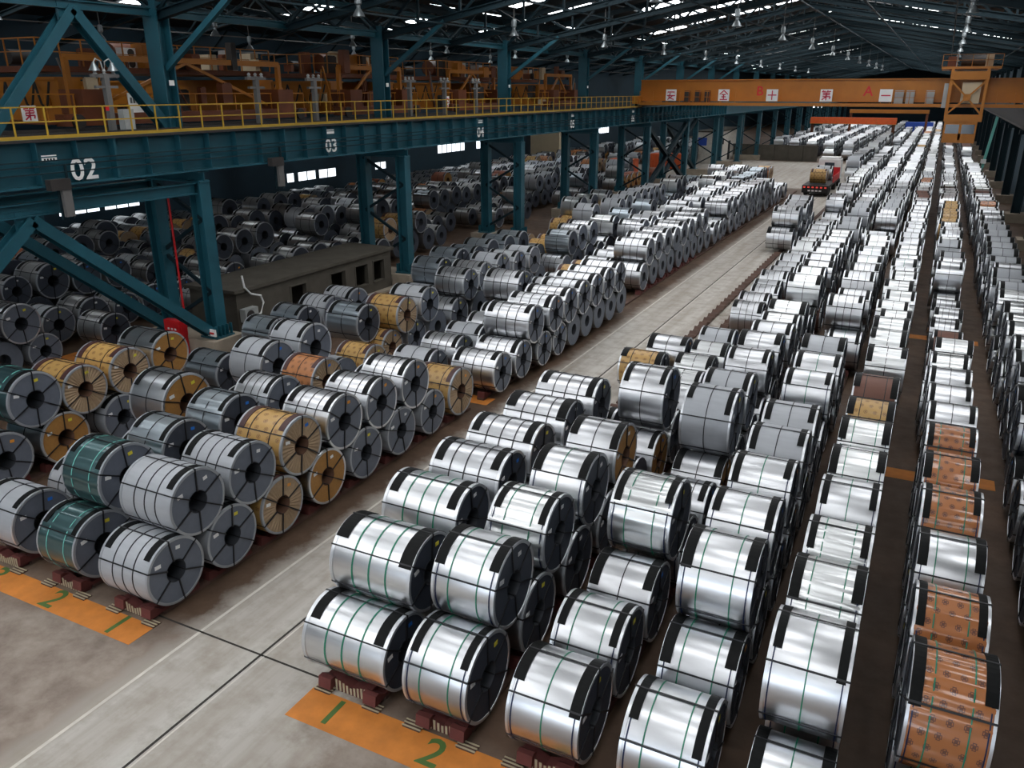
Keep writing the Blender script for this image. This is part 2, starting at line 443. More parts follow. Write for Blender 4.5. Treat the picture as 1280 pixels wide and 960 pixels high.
for (x0, x1, yy) in ((-15.9, -14.75, 27.3), (-1.6, -1.25, 26.8), (0.05, 0.98, 27.6), (2.55, 3.3, 28.0), (0.1, 1.0, 45.5), (2.6, 3.3, 45.5), (-1.6, -1.25, 45.5)):
    n_p += 1
    wh = ['beside the road after the first stack', 'between fourth and fifth right rows, near', 'between fifth and sixth right rows, near', 'between sixth and seventh right rows, near',
          'between fifth and sixth right rows, farther', 'between sixth and seventh right rows, farther', 'between fourth and fifth right rows, farther'][n_p - 1]
    strip('floor_patch', 'orange floor mark ' + wh, 'floor marking', x0, x1, yy - .4, yy + .4, .006, 'orange_floor')
strip('floor_patch', 'orange floor patch among coils before the column pedestals', 'floor marking', -36, -32.6, 23.2, 24.2, .006, 'orange_floor')

# ------------------------------------------------------------------ coils: layout
TYPES = {  # body, face, pleated, bore, bands, circ strap colour, n straps, rim, look words
    'silver':  ('silver_sheet', 'shaded_face', 0, 'bore_steel', 'black_band', 'black_strap', 1, 'edge_steel', 'silver coil with black straps'),
    'silver4': ('silver_sheet', 'shaded_face', 0, 'bore_steel', 'black_band', 'black_strap', 3, 'edge_steel', 'wide silver coil with black straps'),
    'sgreen':  ('bright_sheet', 'shaded_face', 0, 'bore_steel', 'black_band', 'green_strap', 2, 'edge_steel', 'bright silver coil with green straps'),
    'sgreen3': ('bright_sheet', 'shaded_face', 0, 'bore_steel', 'black_band', 'green_strap', 3, 'edge_steel', 'wide bright coil with green straps'),
    'sgreen1': ('bright_sheet', 'shaded_face', 0, 'bore_steel', 'black_band', 'green_strap', 1, 'edge_steel', 'bright coil with one green strap'),
    'ripple':  ('film_sheet', 'shaded_face', 0, 'bore_steel', 'black_band', 'green_strap', 2, 'edge_steel', 'coil in rippled clear film'),
    'ripplek': ('film_sheet', 'shaded_face', 0, 'bore_steel', 'black_band', 'black_strap', 1, 'edge_steel', 'film-wrapped silver coil'),
    'grey':    ('matt_grey_wrap', 'steel_face', 0, 'bore_steel', 'black_band', 'black_strap', 3, 'edge_dull', 'matt grey wrapped coil'),
    'sgface':  ('silver_sheet', 'steel_face', 0, 'bore_steel', 'black_band', 'black_strap', 3, 'edge_steel', 'silver coil with grey face'),
    'pale':    ('matt_grey_wrap', 'steel_face', 0, 'bore_steel', 'black_band', 'black_strap', 1, 'edge_steel', 'pale grey coil'),
    'kraft':   ('kraft_paper', 'pleated_paper', 1, 'bore_paper', 'maroon_band', 'black_strap', 2, 'edge_dull', 'yellow kraft-paper coil'),
    'tan':     ('tan_paper', 'pleated_paper', 1, 'bore_paper', 'maroon_band', 'black_strap', 1, 'edge_dull', 'tan paper-wrapped coil'),
    'kraftd':  ('kraft_paper', 'shaded_face', 0, 'bore_paper', 'black_band', 'black_strap', 2, 'edge_steel', 'yellow paper coil with shaded face'),
    'brown':   ('silver_sheet', 'brown_card', 0, 'bore_paper', 'black_band', 'black_strap', 1, 'edge_steel', 'silver coil with brown card face'),
    'teal':    ('teal_film', 'steel_face', 0, 'bore_steel', 'black_band', 'mint_strap', 2, 'edge_dull', 'teal film-wrapped coil'),
    'blue':    ('blue_film', 'shaded_face', 0, 'bore_steel', 'black_band', 'black_strap', 1, 'edge_dull', 'blue-grey shiny coil'),
    'orange':  ('orange_paper', 'shaded_face', 0, 'bore_steel', 'black_band', 'green_strap', 2, 'edge_steel', 'orange printed-paper coil'),
    'plum':    ('plum_wrap', 'shaded_face', 0, 'bore_steel', 'black_band', 'black_strap', 2, 'edge_steel', 'plum-brown wrapped coil'),
    'rust':    ('rust_wrap', 'brown_card', 0, 'bore_paper', 'maroon_band', 'black_strap', 1, 'edge_dull', 'rust-red wrapped coil'),
    'dull':    ('dull_sheet', 'shaded_face', 0, 'bore_steel', 'black_band', 'black_strap', 2, 'edge_dull', 'dull grey coil'),
}
COILS = []   # dict(x face, y, z centre, D, W, type, tier, row)
def mk(row, xf, y, D, W, t, tier=0, z=None):
    c = dict(row=row, xf=xf, y=y, D=D, W=W, t=t, tier=tier, z=z)
    COILS.append(c); return c
def settle(row):
    low = [c for c in COILS if c['row'] == row and c['tier'] == 0]
    up = [c for c in COILS if c['row'] == row and c['tier'] == 1]
    for c in low:
        if c['z'] is None: c['z'] = c['D'] / 2 + 0.25
    for c in up:
        zz = 0.25 + c['D'] / 2
        for b in low:
            R = (b['D'] + c['D']) / 2; dy = abs(b['y'] - c['y'])
            if dy < R: zz = max(zz, b['z'] + math.sqrt(R * R - dy * dy) + 0.01)
        c['z'] = zz
def pick(ws):
    r = random.random() * sum(w_ for _, w_ in ws)
    for t, w_ in ws:
        r -= w_
        if r <= 0: return t
    return ws[-1][0]

RIGHT_MIX = [('silver', 10), ('sgreen1', 3), ('ripplek', 9), ('silver4', 4), ('pale', 2.0), ('kraftd', .5), ('plum', .8), ('orange', .3), ('tan', .4)]
LEFT_MIX = [('silver4', 6), ('sgface', 8), ('pale', 4), ('blue', 2.5), ('ripplek', 3), ('kraft', 1.3), ('tan', .9), ('brown', .3)]
BAY_MIX = [('dull', 13), ('pale', 3), ('blue', 1.5), ('kraft', 1.3), ('tan', 1.7), ('rust', 1.5), ('silver', 6), ('brown', .6)]

def fill(row, xf, W, y0, y1, mix, upper=0.9, D=(1.6, 1.78), pitch=1.95, lower=1.0, jx=0.12, skip=()):
    """Two tiers of coils along Y between y0 and y1, at random kinds in runs."""
    y = y0; lows = []; t = pick(mix); t2 = pick(mix)
    while y < y1:
        if random.random() < 0.30: t = pick(mix)
        gap = any(a <= y <= b for a, b in skip)
        if not gap and random.random() < lower:
            d = random.uniform(*D); mk(row, xf + random.uniform(-jx, jx), y, d, W * random.uniform(.94, 1.04), t); lows.append(y)
        y += pitch * random.uniform(.99, 1.04)
    run = True
    for a, b in zip(lows, lows[1:]):
        if random.random() < 0.22: run = random.random() < upper
        if random.random() < 0.30: t2 = pick(mix)
        if b - a < pitch * 1.15 and run and upper > 0 and random.random() < 0.5 + upper / 2:
            mk(row, xf + random.uniform(-jx, jx), (a + b) / 2, random.uniform(D[0], D[1]), W * random.uniform(.94, 1.04), t2, 1)

# --- left of the road, front block (measured)
A = -14.86
for y, D, t in ((11.46, 1.69, 'grey'), (13.3, 1.68, 'grey'), (15.2, 1.66, 'kraft'), (17.17, 1.70, 'brown'), (19.1, 1.67, 'grey'), (21.1, 1.66, 'grey'), (23.1, 1.63, 'grey'), (25.15, 1.83, 'kraft')):
    mk('L1', A, y, D, 1.66, t)
for y, D, t in ((12.38, 1.70, 'grey'), (14.25, 1.69, 'grey'), (16.18, 1.72, 'kraft'), (18.15, 1.72, 'sgface'), (20.07, 1.68, 'sgface'), (22.06, 1.70, 'sgface')):
    mk('L1', A, y, D, 1.72, t, 1)
B = -17.45
for y, D, t in ((11.5, 1.74, 'teal'), (13.55, 1.7, 'grey'), (15.65, 1.7, 'brown'), (17.7, 1.66, 'grey'), (19.9, 1.7, 'pale'), (22.3, 1.66, 'kraft'), (24.3, 1.68, 'pale')):
    mk('L2', B, y, D, 1.4, t)
for y, D, t, dx in ((12.52, 1.78, 'teal', 0), (14.6, 1.72, 'blue', -.2), (16.75, 1.72, 'blue', -.25), (18.75, 1.74, 'sgface', -.3), (21.15, 1.72, 'tan', -.5)):
    mk('L2', B + dx, y, D, 1.42, t, 1)
C = -19.9
for y, D, t in ((11.55, 1.74, 'pale'), (13.6, 1.7, 'grey'), (15.9, 1.7, 'grey'), (18.0, 1.7, 'grey'), (20.2, 1.7, 'pale'), (22.4, 1.72, 'grey'), (24.5, 1.7, 'grey'), (26.6, 1.66, 'kraft')):
    mk('L3', C, y, D, 1.55, t)
for y, D, t, dx in ((16.95, 1.95, 'brown', -.25), (21.3, 1.85, 'pale', -.4), (23.5, 1.9, 'pale', -.5)):
    mk('L3', C + dx, y, D, 1.5, t, 1)
Ee = -24.45
for y, D, t in ((11.3, 1.75, 'brown'), (13.45, 1.78, 'grey'), (15.5, 1.74, 'brown'), (17.75, 1.62, 'grey'), (20.3, 1.62, 'grey'), (22.95, 1.66, 'blue')):
    mk('L4', Ee, y, D, 1.8, t)
for y, D, t in ((12.4, 1.7, 'brown'), (14.75, 1.8, 'teal'), (16.5, 1.66, 'kraft'), (18.3, 1.66, 'kraft'), (20.1, 1.7, 'brown')):
    mk('L4', Ee, y, D, 1.85, t, 1)
for y, D, t in ((28.0, 1.7, 'blue'), (29.95, 1.85, 'blue'), (32.0, 1.9, 'grey'), (33.95, 1.9, 'grey')):
    mk('L4', -26.3, y, D, 1.7, t)
# --- left of the road, middle blocks
for y, t in ((28.1, 'sgface'), (30.05, 'sgface')): mk('L1', -14.6, y, 1.66, 2.0, t)
lowY = [32.0 + 1.72 * i for i in range(7)]
for y in lowY: mk('L1', -14.5, y, 1.58, 2.1, 'sgface')
for a, b in zip([30.05] + lowY, lowY): mk('L1', -14.35 - (.15 if a < 31 else 0), (a + b) / 2 + .05, 1.66, 2.15, 'sgface', 1)
fill('L1', -15.1, 2.1, 48.2, 64, [('sgface', 1)], 1.0, jx=.05)
fill('L1', -15.1, 2.0, 66.4, 101, [('sgface', 5), ('silver', 1), ('tan', .4)], .8)
for y, D, t in ((27.4, 1.6, 'pale'), (29.6, 1.62, 'sgface'), (31.6, 1.6, 'pale'), (33.6, 1.6, 'sgface')): mk('L2', -17.3, y, D, 1.8, t)
fill('L2', -17.6, 1.9, 35.6, 108, LEFT_MIX, .75, skip=((45.8, 47.4), (63, 65.5)))
for y, D, t in ((29.0, 1.6, 'kraft'), (31.0, 1.6, 'pale'), (32.9, 1.62, 'grey')): mk('L3', -20.7, y, D, 1.8, t)
for y, D, t in ((30.0, 1.65, 'kraft'), (31.95, 1.66, 'pale')): mk('L3', -20.5, y, D, 1.85, t, 1)
mk('L3', -21.2, 28.0, 1.68, 1.7, 'blue', 1)
fill('L3', -20.6, 1.8, 35.0, 108, LEFT_MIX, .75, skip=((45.8, 47.4), (63, 65.5)))
fill('L4', -23.6, 1.8, 37.4, 108, LEFT_MIX, .7, skip=((63, 65.5),))
fill('L5', -26.4, 1.8, 47.5, 106, LEFT_MIX + [('kraft', 2)], .55, skip=((57, 63), (74, 79), (90, 96)), lower=.95)
# --- right of the road (measured front)
for y, D, t in ((11.47, 1.63, 'sgreen3'), (13.6, 1.66, 'silver4'), (15.9, 1.66, 'silver4'), (17.9, 1.66, 'silver4'), (19.95, 1.66, 'silver4'), (22.2, 1.66, 'silver4'), (24.3, 1.66, 'silver4')):
    mk('R1', -8.25, y, D, 2.05, t)
for y, D, t, dx in ((12.5, 1.72, 'sgreen3', .2), (14.85, 1.7, 'sgreen3', -.12), (16.9, 1.7, 'silver4', -.1), (18.9, 1.7, 'silver4', -.15), (21.1, 1.72, 'silver4', -.12), (23.25, 1.7, 'silver4', -.05)):
    mk('R1', -8.42 + dx, y, D, 2.02, t, 1)
mk('R1', -8.7, 31.2, 1.6, 1.75, 'kraftd'); mk('R1', -8.3, 33.4, 1.72, 1.65, 'silver')
for y, D, t in ((11.45, 1.84, 'sgreen'), (13.8, 1.8, 'silver'), (16.1, 1.8, 'silver'), (18.3, 1.8, 'silver'), (20.6, 1.78, 'silver'), (22.75, 1.74, 'brown'), (24.7, 1.8, 'silver'), (27.0, 1.7, 'silver')):
    mk('R2', -6.3, y, D, 1.4, t)
for y, D, t in ((12.65, 1.82, 'sgreen'), (14.95, 1.8, 'ripple'), (17.2, 1.84, 'sgreen1'), (19.45, 1.86, 'brown'), (23.75, 2.0, 'silver')):
    mk('R2', -6.33, y, D, 1.42, t, 1)
for y, D, t in ((11.49, 1.82, 'sgreen1'), (13.42, 1.85, 'sgreen'), (15.4, 1.8, 'silver'), (17.9, 1.76, 'sgreen'), (20.0, 1.72, 'silver4'), (21.85, 1.72, 'brown'), (23.75, 1.7, 'silver'), (25.7, 1.7, 'silver')):
    mk('R3', -4.06, y, D, 1.42, t)
for y, D, t in ((16.75, 1.9, 'ripple'), (22.7, 2.02, 'pale'), (24.9, 1.85, 'pale')):
    mk('R3', -4.05, y, D, 1.45, t, 1)
for y, D, t in ((11.45, 1.86, 'sgreen'), (13.6, 1.8, 'sgreen'), (15.7, 1.76, 'silver'), (17.8, 1.76, 'silver'), (19.8, 1.76, 'silver'), (21.9, 1.76, 'silver'), (23.9, 1.76, 'silver')):
    mk('R4', -1.86, y, D, 1.44, t)
for y, D, t in ((14.7, 1.85, 'sgreen'), (16.8, 1.8, 'sgreen1'), (18.9, 1.78, 'sgreen1'), (21.0, 1.78, 'pale'), (23.0, 1.78, 'pale')):
    mk('R4', -1.86, y, D, 1.44, t, 1)
for y, D, t in ((11.3, 1.7, 'sgreen1'), (13.5, 1.7, 'sgreen'), (15.5, 1.7, 'sgreen'), (17.6, 1.7, 'silver'), (19.7, 1.7, 'silver'), (21.8, 1.7, 'silver'), (23.9, 1.7, 'silver'), (26.0, 1.7, 'silver')):
    mk('R5', 0.05, y, D, 1.26, t)
for y, D, t in ((12.5, 1.94, 'sgreen1'), (14.55, 1.86, 'ripple'), (16.55, 1.8, 'ripple'), (18.65, 1.84, 'sgreen1'), (20.7, 1.78, 'ripple'), (22.8, 1.8, 'ripple'), (24.9, 1.7, 'kraftd')):
    mk('R5', 0.05, y, D, 1.28, t, 1)
for y, D, t in ((11.2, 1.75, 'sgreen'), (13.6, 1.7, 'sgreen'), (15.9, 1.7, 'orange'), (18.1, 1.7, 'orange'), (20.2, 1.7, 'orange'), (22.3, 1.7, 'sgreen1'), (24.3, 1.7, 'silver')):
    mk('R6', 2.08, y, D, 1.2, t)
for y, D, t in ((12.55, 2.0, 'orange'), (14.75, 1.88, 'orange'), (16.85, 1.8, 'sgreen'), (19.0, 1.84, 'orange'), (21.1, 1.82, 'orange'), (23.1, 1.8, 'orange')):
    mk('R6', 2.08, y, D, 1.2, t, 1)
for y, D, t in ((13.6, 1.8, 'silver'), (15.7, 1.76, 'silver'), (17.8, 1.7, 'silver'), (19.8, 1.7, 'silver'), (21.9, 1.72, 'silver'), (24.0, 1.72, 'silver')):
    mk('R7', 5.05, y, D, 1.65, t)
for y, D, t in ((14.7, 1.8, 'pale'), (18.8, 1.8, 'silver'), (20.85, 1.78, 'silver')):
    mk('R7', 5.1, y, D, 1.6, t, 1)
# --- right of the road, onwards into the depth
fill('R1', -8.9, 1.9, 66.5, 77, [('sgface', 2), ('silver4', 3)], .95)
fill('R1', -9.2, 1.9, 124, 290, RIGHT_MIX, .85, lower=.96)
fill('R2', -6.6, 1.5, 29.4, 240, RIGHT_MIX, .62, skip=((36.5, 41), (58, 60), (113, 117)), lower=.95)
fill('R3', -4.1, 1.5, 27.6, 240, RIGHT_MIX, .92, skip=((113, 116),))
fill('R4', -1.85, 1.44, 25.9, 290, RIGHT_MIX, .9, skip=((33, 36.5), (60, 66),))
mk('R5', 0.05, 28.0, 1.6, 1.26, 'silver'); mk('R5', 0.05, 26.95, 1.78, 1.3, 'plum', 1)
fill('R5', 0.05, 1.26, 29.95, 290, RIGHT_MIX + [('kraftd', 1)], .96)
fill('R6', 2.2, 1.26, 26.2, 290, RIGHT_MIX, .96)
mk('R6', 2.15, 25.25, 1.7, 1.25, 'silver', 1)
fill('R7', 5.05, 1.55, 26.0, 290, RIGHT_MIX, .9)
# --- beyond the cross aisle on the left, and the side bay
for i in range(5): fill('F%d' % i, -13.6 - 3.4 * i, 1.9, 163 + 2 * i, 290, [('silver', 5), ('sgface', 4), ('ripplek', 3), ('pale', 2)], .75)
for y, D, t in ((15.8, 1.7, 'dull'), (17.75, 1.7, 'grey'), (19.65, 1.72, 'grey'), (21.55, 1.6, 'grey'), (25.2, 1.66, 'dull'), (31.5, 1.7, 'dull')): mk('S1', -34.2, y, D, 1.7, t)
for y, D, t in ((18.7, 1.72, 'sgface'), (20.6, 1.74, 'sgface')): mk('S1', -34.0, y, D, 1.7, t, 1)
fill('S1', -34.6, 1.75, 46, 115, BAY_MIX, .5, skip=((57, 64), (73, 80), (90, 97), (106, 112)), lower=.9)
for i in range(1, 10):
    fill('S%d' % (i + 1), -34.6 - 2.75 * i, 1.8, 15.5 + (i % 3), 165, BAY_MIX, (.72 if i > 1 else .8) if i < 7 else .0, D=(1.55, 1.85), lower=.93, skip=((60 + 4 * (i % 2), 65), ((112, 138) if i < 5 else (124, 135))) if i % 2 else ((33, 36), ((112, 138) if i < 5 else (124, 135))))
for r in sorted({c['row'] for c in COILS}): settle(r)

ROWTXT = {'L1': 'first row left of road', 'L2': 'second row left of road', 'L3': 'third row left of road', 'L4': 'fourth row left of road', 'L5': 'fifth row left of road'}
for i in range(7): ROWTXT['R%d' % (i + 1)] = ordinal(i + 1) + ' row right of road'
for i in range(10): ROWTXT['S%d' % (i + 1)] = ordinal(i + 1) + ' row beyond the columns'
for i in range(5): ROWTXT['F%d' % i] = ordinal(i + 1) + ' row past cross aisle'
seen = {}
for c in sorted(COILS, key=lambda c: (c['row'], c['tier'], c['y'])):
    k = (c['row'], c['tier']); seen[k] = seen.get(k, 0) + 1; c['n'] = seen[k]
    c['label'] = '%s, %s tier, %s from front, %s' % (TYPES[c['t']][8], 'upper' if c['tier'] else 'lower', ordinal(c['n']), ROWTXT[c['row']])

# --- which coils show largest: those are individuals, the rest one mass
def choose(limit):
    yaw, p = YAW, PITCH
    R = np.array(Matrix.Rotation(yaw, 3, 'Z') @ Matrix.Rotation(PI / 2 - p, 3, 'X'))
    P = np.array([(c['xf'] - c['W'] / 2, c['y'], c['z']) for c in COILS]); D = np.array([c['D'] for c in COILS]); W = np.array([c['W'] for c in COILS])
    q = (P - np.array(CAM)) @ R; dep = -q[:, 2]
    u = 640 + 1015.68 * q[:, 0] / dep; v = 480 - 1015.68 * q[:, 1] / dep; px = 1015.68 * D / dep
    infr = (u > -px * .6) & (u < 1280 + px * .6) & (v > -px) & (v < 960 + px * .6)
    order = np.argsort(-px * infr)[:1100]
    occ = np.argsort(dep)[:1500]
    oP, oD, oW = P[occ], D[occ], W[occ]
    C0 = np.array(CAM); score = np.zeros(len(COILS))
    for i in order:
        if not infr[i]: continue
        s = 1 if P[i, 0] < 0 else -1
        pts = []
        for a in (100, 130, 160, 190): 
            for fx in (-.35, .0, .35): pts.append((P[i, 0] + fx * W[i], P[i, 1] + .502 * D[i] * math.cos(math.radians(a)), P[i, 2] + .502 * D[i] * math.sin(math.radians(a))))
        for a in range(0, 360, 60): pts.append((P[i, 0] + s * .505 * W[i], P[i, 1] + .38 * D[i] * math.cos(math.radians(a)), P[i, 2] + .38 * D[i] * math.sin(math.radians(a))))
        pts = np.array(pts); d = pts - C0                               # rays C0 + t d, t in (0,1)
        near = (np.abs(oP[:, 1] - P[i, 1]) < 14) & (occ != i) & (oP[:, 1] < P[i, 1] + 3)
        a2 = (d[:, 1] ** 2 + d[:, 2] ** 2)[:, None]
        oy = C0[1] - oP[near][:, 1]; oz = C0[2] - oP[near][:, 2]
        b2 = d[:, 1:2] * oy + d[:, 2:3] * oz; c2 = oy ** 2 + oz ** 2 - (oD[near] / 2) ** 2
        disc = b2 ** 2 - a2 * c2; ok = disc > 0
        t0 = (-b2 - np.sqrt(np.maximum(disc, 0))) / a2
        xh = C0[0] + t0 * d[:, 0:1]
        hit = ok & (t0 > 0) & (t0 < .995) & (np.abs(xh - oP[near][:, 0]) < oW[near] / 2)
        # entering through the end face
        t1 = (-b2 + np.sqrt(np.maximum(disc, 0))) / a2
        for e in (-.5, .5):
            te = (oP[near][:, 0] + e * oW[near] - C0[0]) / np.where(np.abs(d[:, 0:1]) < 1e-6, 1e-6, d[:, 0:1])
            hit |= ok & (te > t0) & (te < t1) & (te > 0) & (te < .995)
        vis = 1 - hit.any(axis=1).mean()
        pp = (pts - C0) @ R; uu = 640 + 1015.68 * pp[:, 0] / -pp[:, 2]; vv = 480 - 1015.68 * pp[:, 1] / -pp[:, 2]
        inside = ((uu > 0) & (uu < 1280) & (vv > 0) & (vv < 960)).mean()
        score[i] = vis * inside * px[i] ** 2 if vis * inside > .05 else 0
    rank = [int(i) for i in np.argsort(-score)[:limit] if score[i] > 0]
    return rank, px
INDIV, PX = choose(305)
INDIV_SET = set(INDIV)

# ------------------------------------------------------------------ coils: unit meshes (axis X, length 1, diameter 1)
def ring_strip(xs_rs, a0=0, a1=360, n=48, closed=True):
    mb = MB(); cnt = n if closed else n + 1
    for k in range(cnt):
        a = math.radians(a0 + (a1 - a0) * k / n)
        for x, r in xs_rs: mb.v.append((x, r * math.cos(a), r * math.sin(a)))
    m = len(xs_rs)
    for k in range(n):
        k2 = (k + 1) % cnt
        for j in range(m - 1): mb.f.append([k * m + j, k2 * m + j, k2 * m + j + 1, k * m + j + 1]); mb.mi.append(0)
    return mb
def body_mesh(n=48):
    prof = [(-.5, .485), (-.492, .498), (-.47, .5), (.47, .5), (.492, .498), (.5, .485)]
    mb = ring_strip(prof, n=n); mb.uv = []
    for k in range(n):
        for j in range(5):
            u0, u1 = k / n, (k + 1) / n; v0, v1 = prof[j][0] + .5, prof[j + 1][0] + .5
            mb.uv += [(u0, v0), (u1, v0), (u1, v1), (u0, v1)]
    return mb.mesh('coil_body', (None,), True)
def rippled_body(seed, n=176, waves=19):
    """film wrap: soft ripples running along the axis, uneven in depth"""
    r = random.Random(seed); ph = [r.uniform(0, 6.28) for _ in range(4)]
    prof = [(-.5, .485), (-.492, .498), (-.46, .5), (-.2, .5), (.0, .5), (.2, .5), (.46, .5), (.492, .498), (.5, .485)]
    mb = MB(); m = len(prof)
    for k in range(n):
        a = 2 * PI * k / n
        for j, (x, rr) in enumerate(prof):
            amp = .0050 * (1 + .8 * math.sin(3 * a + ph[0])) * (1 if 1 < j < m - 2 else .3)
            w_ = math.sin(waves * a + ph[1] + 1.5 * math.sin(2 * a + ph[2]) + .35 * x * math.sin(3 * a + ph[3]))
            q = rr + amp * w_; mb.v.append((x, q * math.cos(a), q * math.sin(a)))
    mb.uv = []
    for k in range(n):
        k2 = (k + 1) % n
        for j in range(m - 1):
            mb.f.append([k * m + j, k2 * m + j, k2 * m + j + 1, k * m + j + 1]); mb.mi.append(0)
            u0, u1 = k / n, (k + 1) / n; v0, v1 = prof[j][0] + .5, prof[j + 1][0] + .5
            mb.uv += [(u0, v0), (u1, v0), (u1, v1), (u0, v1)]
    return mb.mesh('coil_body', (None,), True)
def face_mesh(pleat, n=48):
    mb = MB(); N = 72 if pleat else n
    rs = [.165, .185, .33, .47, .49]
    for k in range(N):
        a = 2 * PI * k / N; z = (.009 if k % 2 else -.006) if pleat else 0
        for j, r in enumerate(rs):
            dx = (.492 + (0 if j in (0, 4) else (z if j == 2 else z * .7))) if pleat else .495 - (.004 if j in (0,) else 0)
            mb.v.append((dx, r * math.cos(a), r * math.sin(a)))
    m = len(rs)
    for k in range(N):
        k2 = (k + 1) % N
        for j in range(m - 1): mb.f.append([k * m + j, k * m + j + 1, k2 * m + j + 1, k2 * m + j]); mb.mi.append(0)
    return mb.mesh('end_face', (None,), False)
ME = {}
ME['body'] = body_mesh()
for q in range(4): ME['rbody%d' % q] = rippled_body(q)
ME['face'] = face_mesh(0); ME['pface'] = face_mesh(1)
ME['bore'] = ring_strip([(.499, .17), (.5, .165), (-.5, .165), (-.499, .17)], n=32).mesh('bore', (None,), True)
ME['rim'] = ring_strip([(.462, .501), (.462, .506), (.502, .506), (.505, .498), (.505, .468), (.498, .466)]).mesh('edge_ring', (None,), True)
ME['band'] = ring_strip([(.345, .501), (.345, .511), (.458, .511), (.458, .501)], 28, 138, 20, False).mesh('edge_band', (None,), False)
ME['bandL'] = ring_strip([(.345, .501), (.345, .511), (.495, .511), (.495, .501)], 10, 140, 20, False).mesh('edge_band', (None,), False)
ME['strap'] = ring_strip([(-.0085, .501), (-.0085, .5065), (.0085, .5065), (.0085, .501)]).mesh('strap', (None,), False)
def eye_strap():
    mb = MB(); h = .0095
    mb.box(-.505, .505, -h, h, .506, .5125); mb.box(.497, .513, -h, h, .16, .5125); mb.box(-.513, -.497, -h, h, .16, .5125); mb.box(-.505, .505, -h, h, .158, .163)
    return mb.mesh('eye_strap', (None,))
ME['eye'] = eye_strap()
ME['tag'] = MB().box(.496, .500, -.038, .038, -.026, .026).mesh('sticker', (None,))
ME['tag2'] = MB().box(.496, .500, -.05, .05, -.028, .028).mesh('sticker', (None,))

TAGS = ['white_tag', 'blue_tag', 'yellow_tag', 'white_tag', 'blue_tag', 'orange_tag', 'yellow_tag']
def build_coil(c, px):
    bodym, facem, pleat, borem, bandm, strapm, ns, rimm, look = TYPES[c['t']]
    r = random.Random(int(c['y'] * 100) + int(c['xf'] * 37))
    D, W = c['D'], c['W']
    root = thing('steel_coil', c['label'], 'steel coil', (c['xf'] - W / 2, c['y'], c['z'] - D / 2), 0, 'steel coils')
    full = px > 34
    sc = (W, D, D); lc = (0, 0, D / 2)
    def P(n, me, m, roll=0.0, x=0.0, flip=False):
        o = link(n, ME[me], root, m, (x, 0, D / 2), sc, (roll, 0, PI if flip else 0)); return o
    film = c['t'] in ('ripple', 'ripplek', 'teal', 'blue', 'orange')
    b = P('wrap', 'rbody%d' % r.randrange(4) if film else 'body', bodym, r.uniform(-.25, .25))
    sides = (False, True)
    near = c['xf'] > 0.5          # rows right of the viewer show their other end
    for fl in (sides if full else ((True,) if near else (False,))):
        f = P('end_face', 'pface' if pleat else 'face', facem, 0, 0, fl)
        P('edge_ring', 'rim', rimm, 0, 0, fl)
        if full:
            s_ = -1 if fl else 1
            for (a, rr, me_, tm) in ((math.radians(112 + r.uniform(-12, 12)), .35, 'tag', r.choice(TAGS)), (math.radians(28 + r.uniform(-8, 8)), .355, 'tag2', 'white_tag')):
                # stickers sit on the end face, readable, clear of the bore
                t = link('sticker', ME[me_], f, tm, (0, rr * math.cos(PI - a if not fl else a), rr * math.sin(a)), None, (r.uniform(-.2, .2), 0, 0))
    P('bore', 'bore', borem)
    lng = r.random() < .45
    arc = r.uniform(-.18, .18)
    for fl in sides:
        if fl and c['t'] in ('grey',) and r.random() < .15: continue
        roll = (-arc if fl else arc)
        o = P('edge_band', 'band' if not (lng and c['xf'] > -9) else 'bandL', bandm, roll, 0, False)
        if fl: o.scale = (-W, D, D)
    xs = {1: (0,), 2: (-.24, .24), 3: (-.22, 0, .22), 4: (-.27, -.09, .09, .27)}[ns]
    for x in xs: P('strap', 'strap', strapm, 0, x * W * .95)
    if full and c['xf'] > -9.5 and c['t'] in ('sgreen', 'sgreen1', 'orange', 'ripple'):
        for x in (-.43, .43): P('edge_strap', 'strap', 'navy_strap', 0, x * W)
    jit = r.uniform(-.16, .16)
    for k in range(6 if full else 3):
        a = (60 * k if full else (60, 120, 240)[k])       # 0 = straight up, turning towards the rear
        P('eye_strap', 'eye', 'black_strap', math.radians(a) + jit)
    return root
for i in INDIV: build_coil(COILS[i], PX[i])

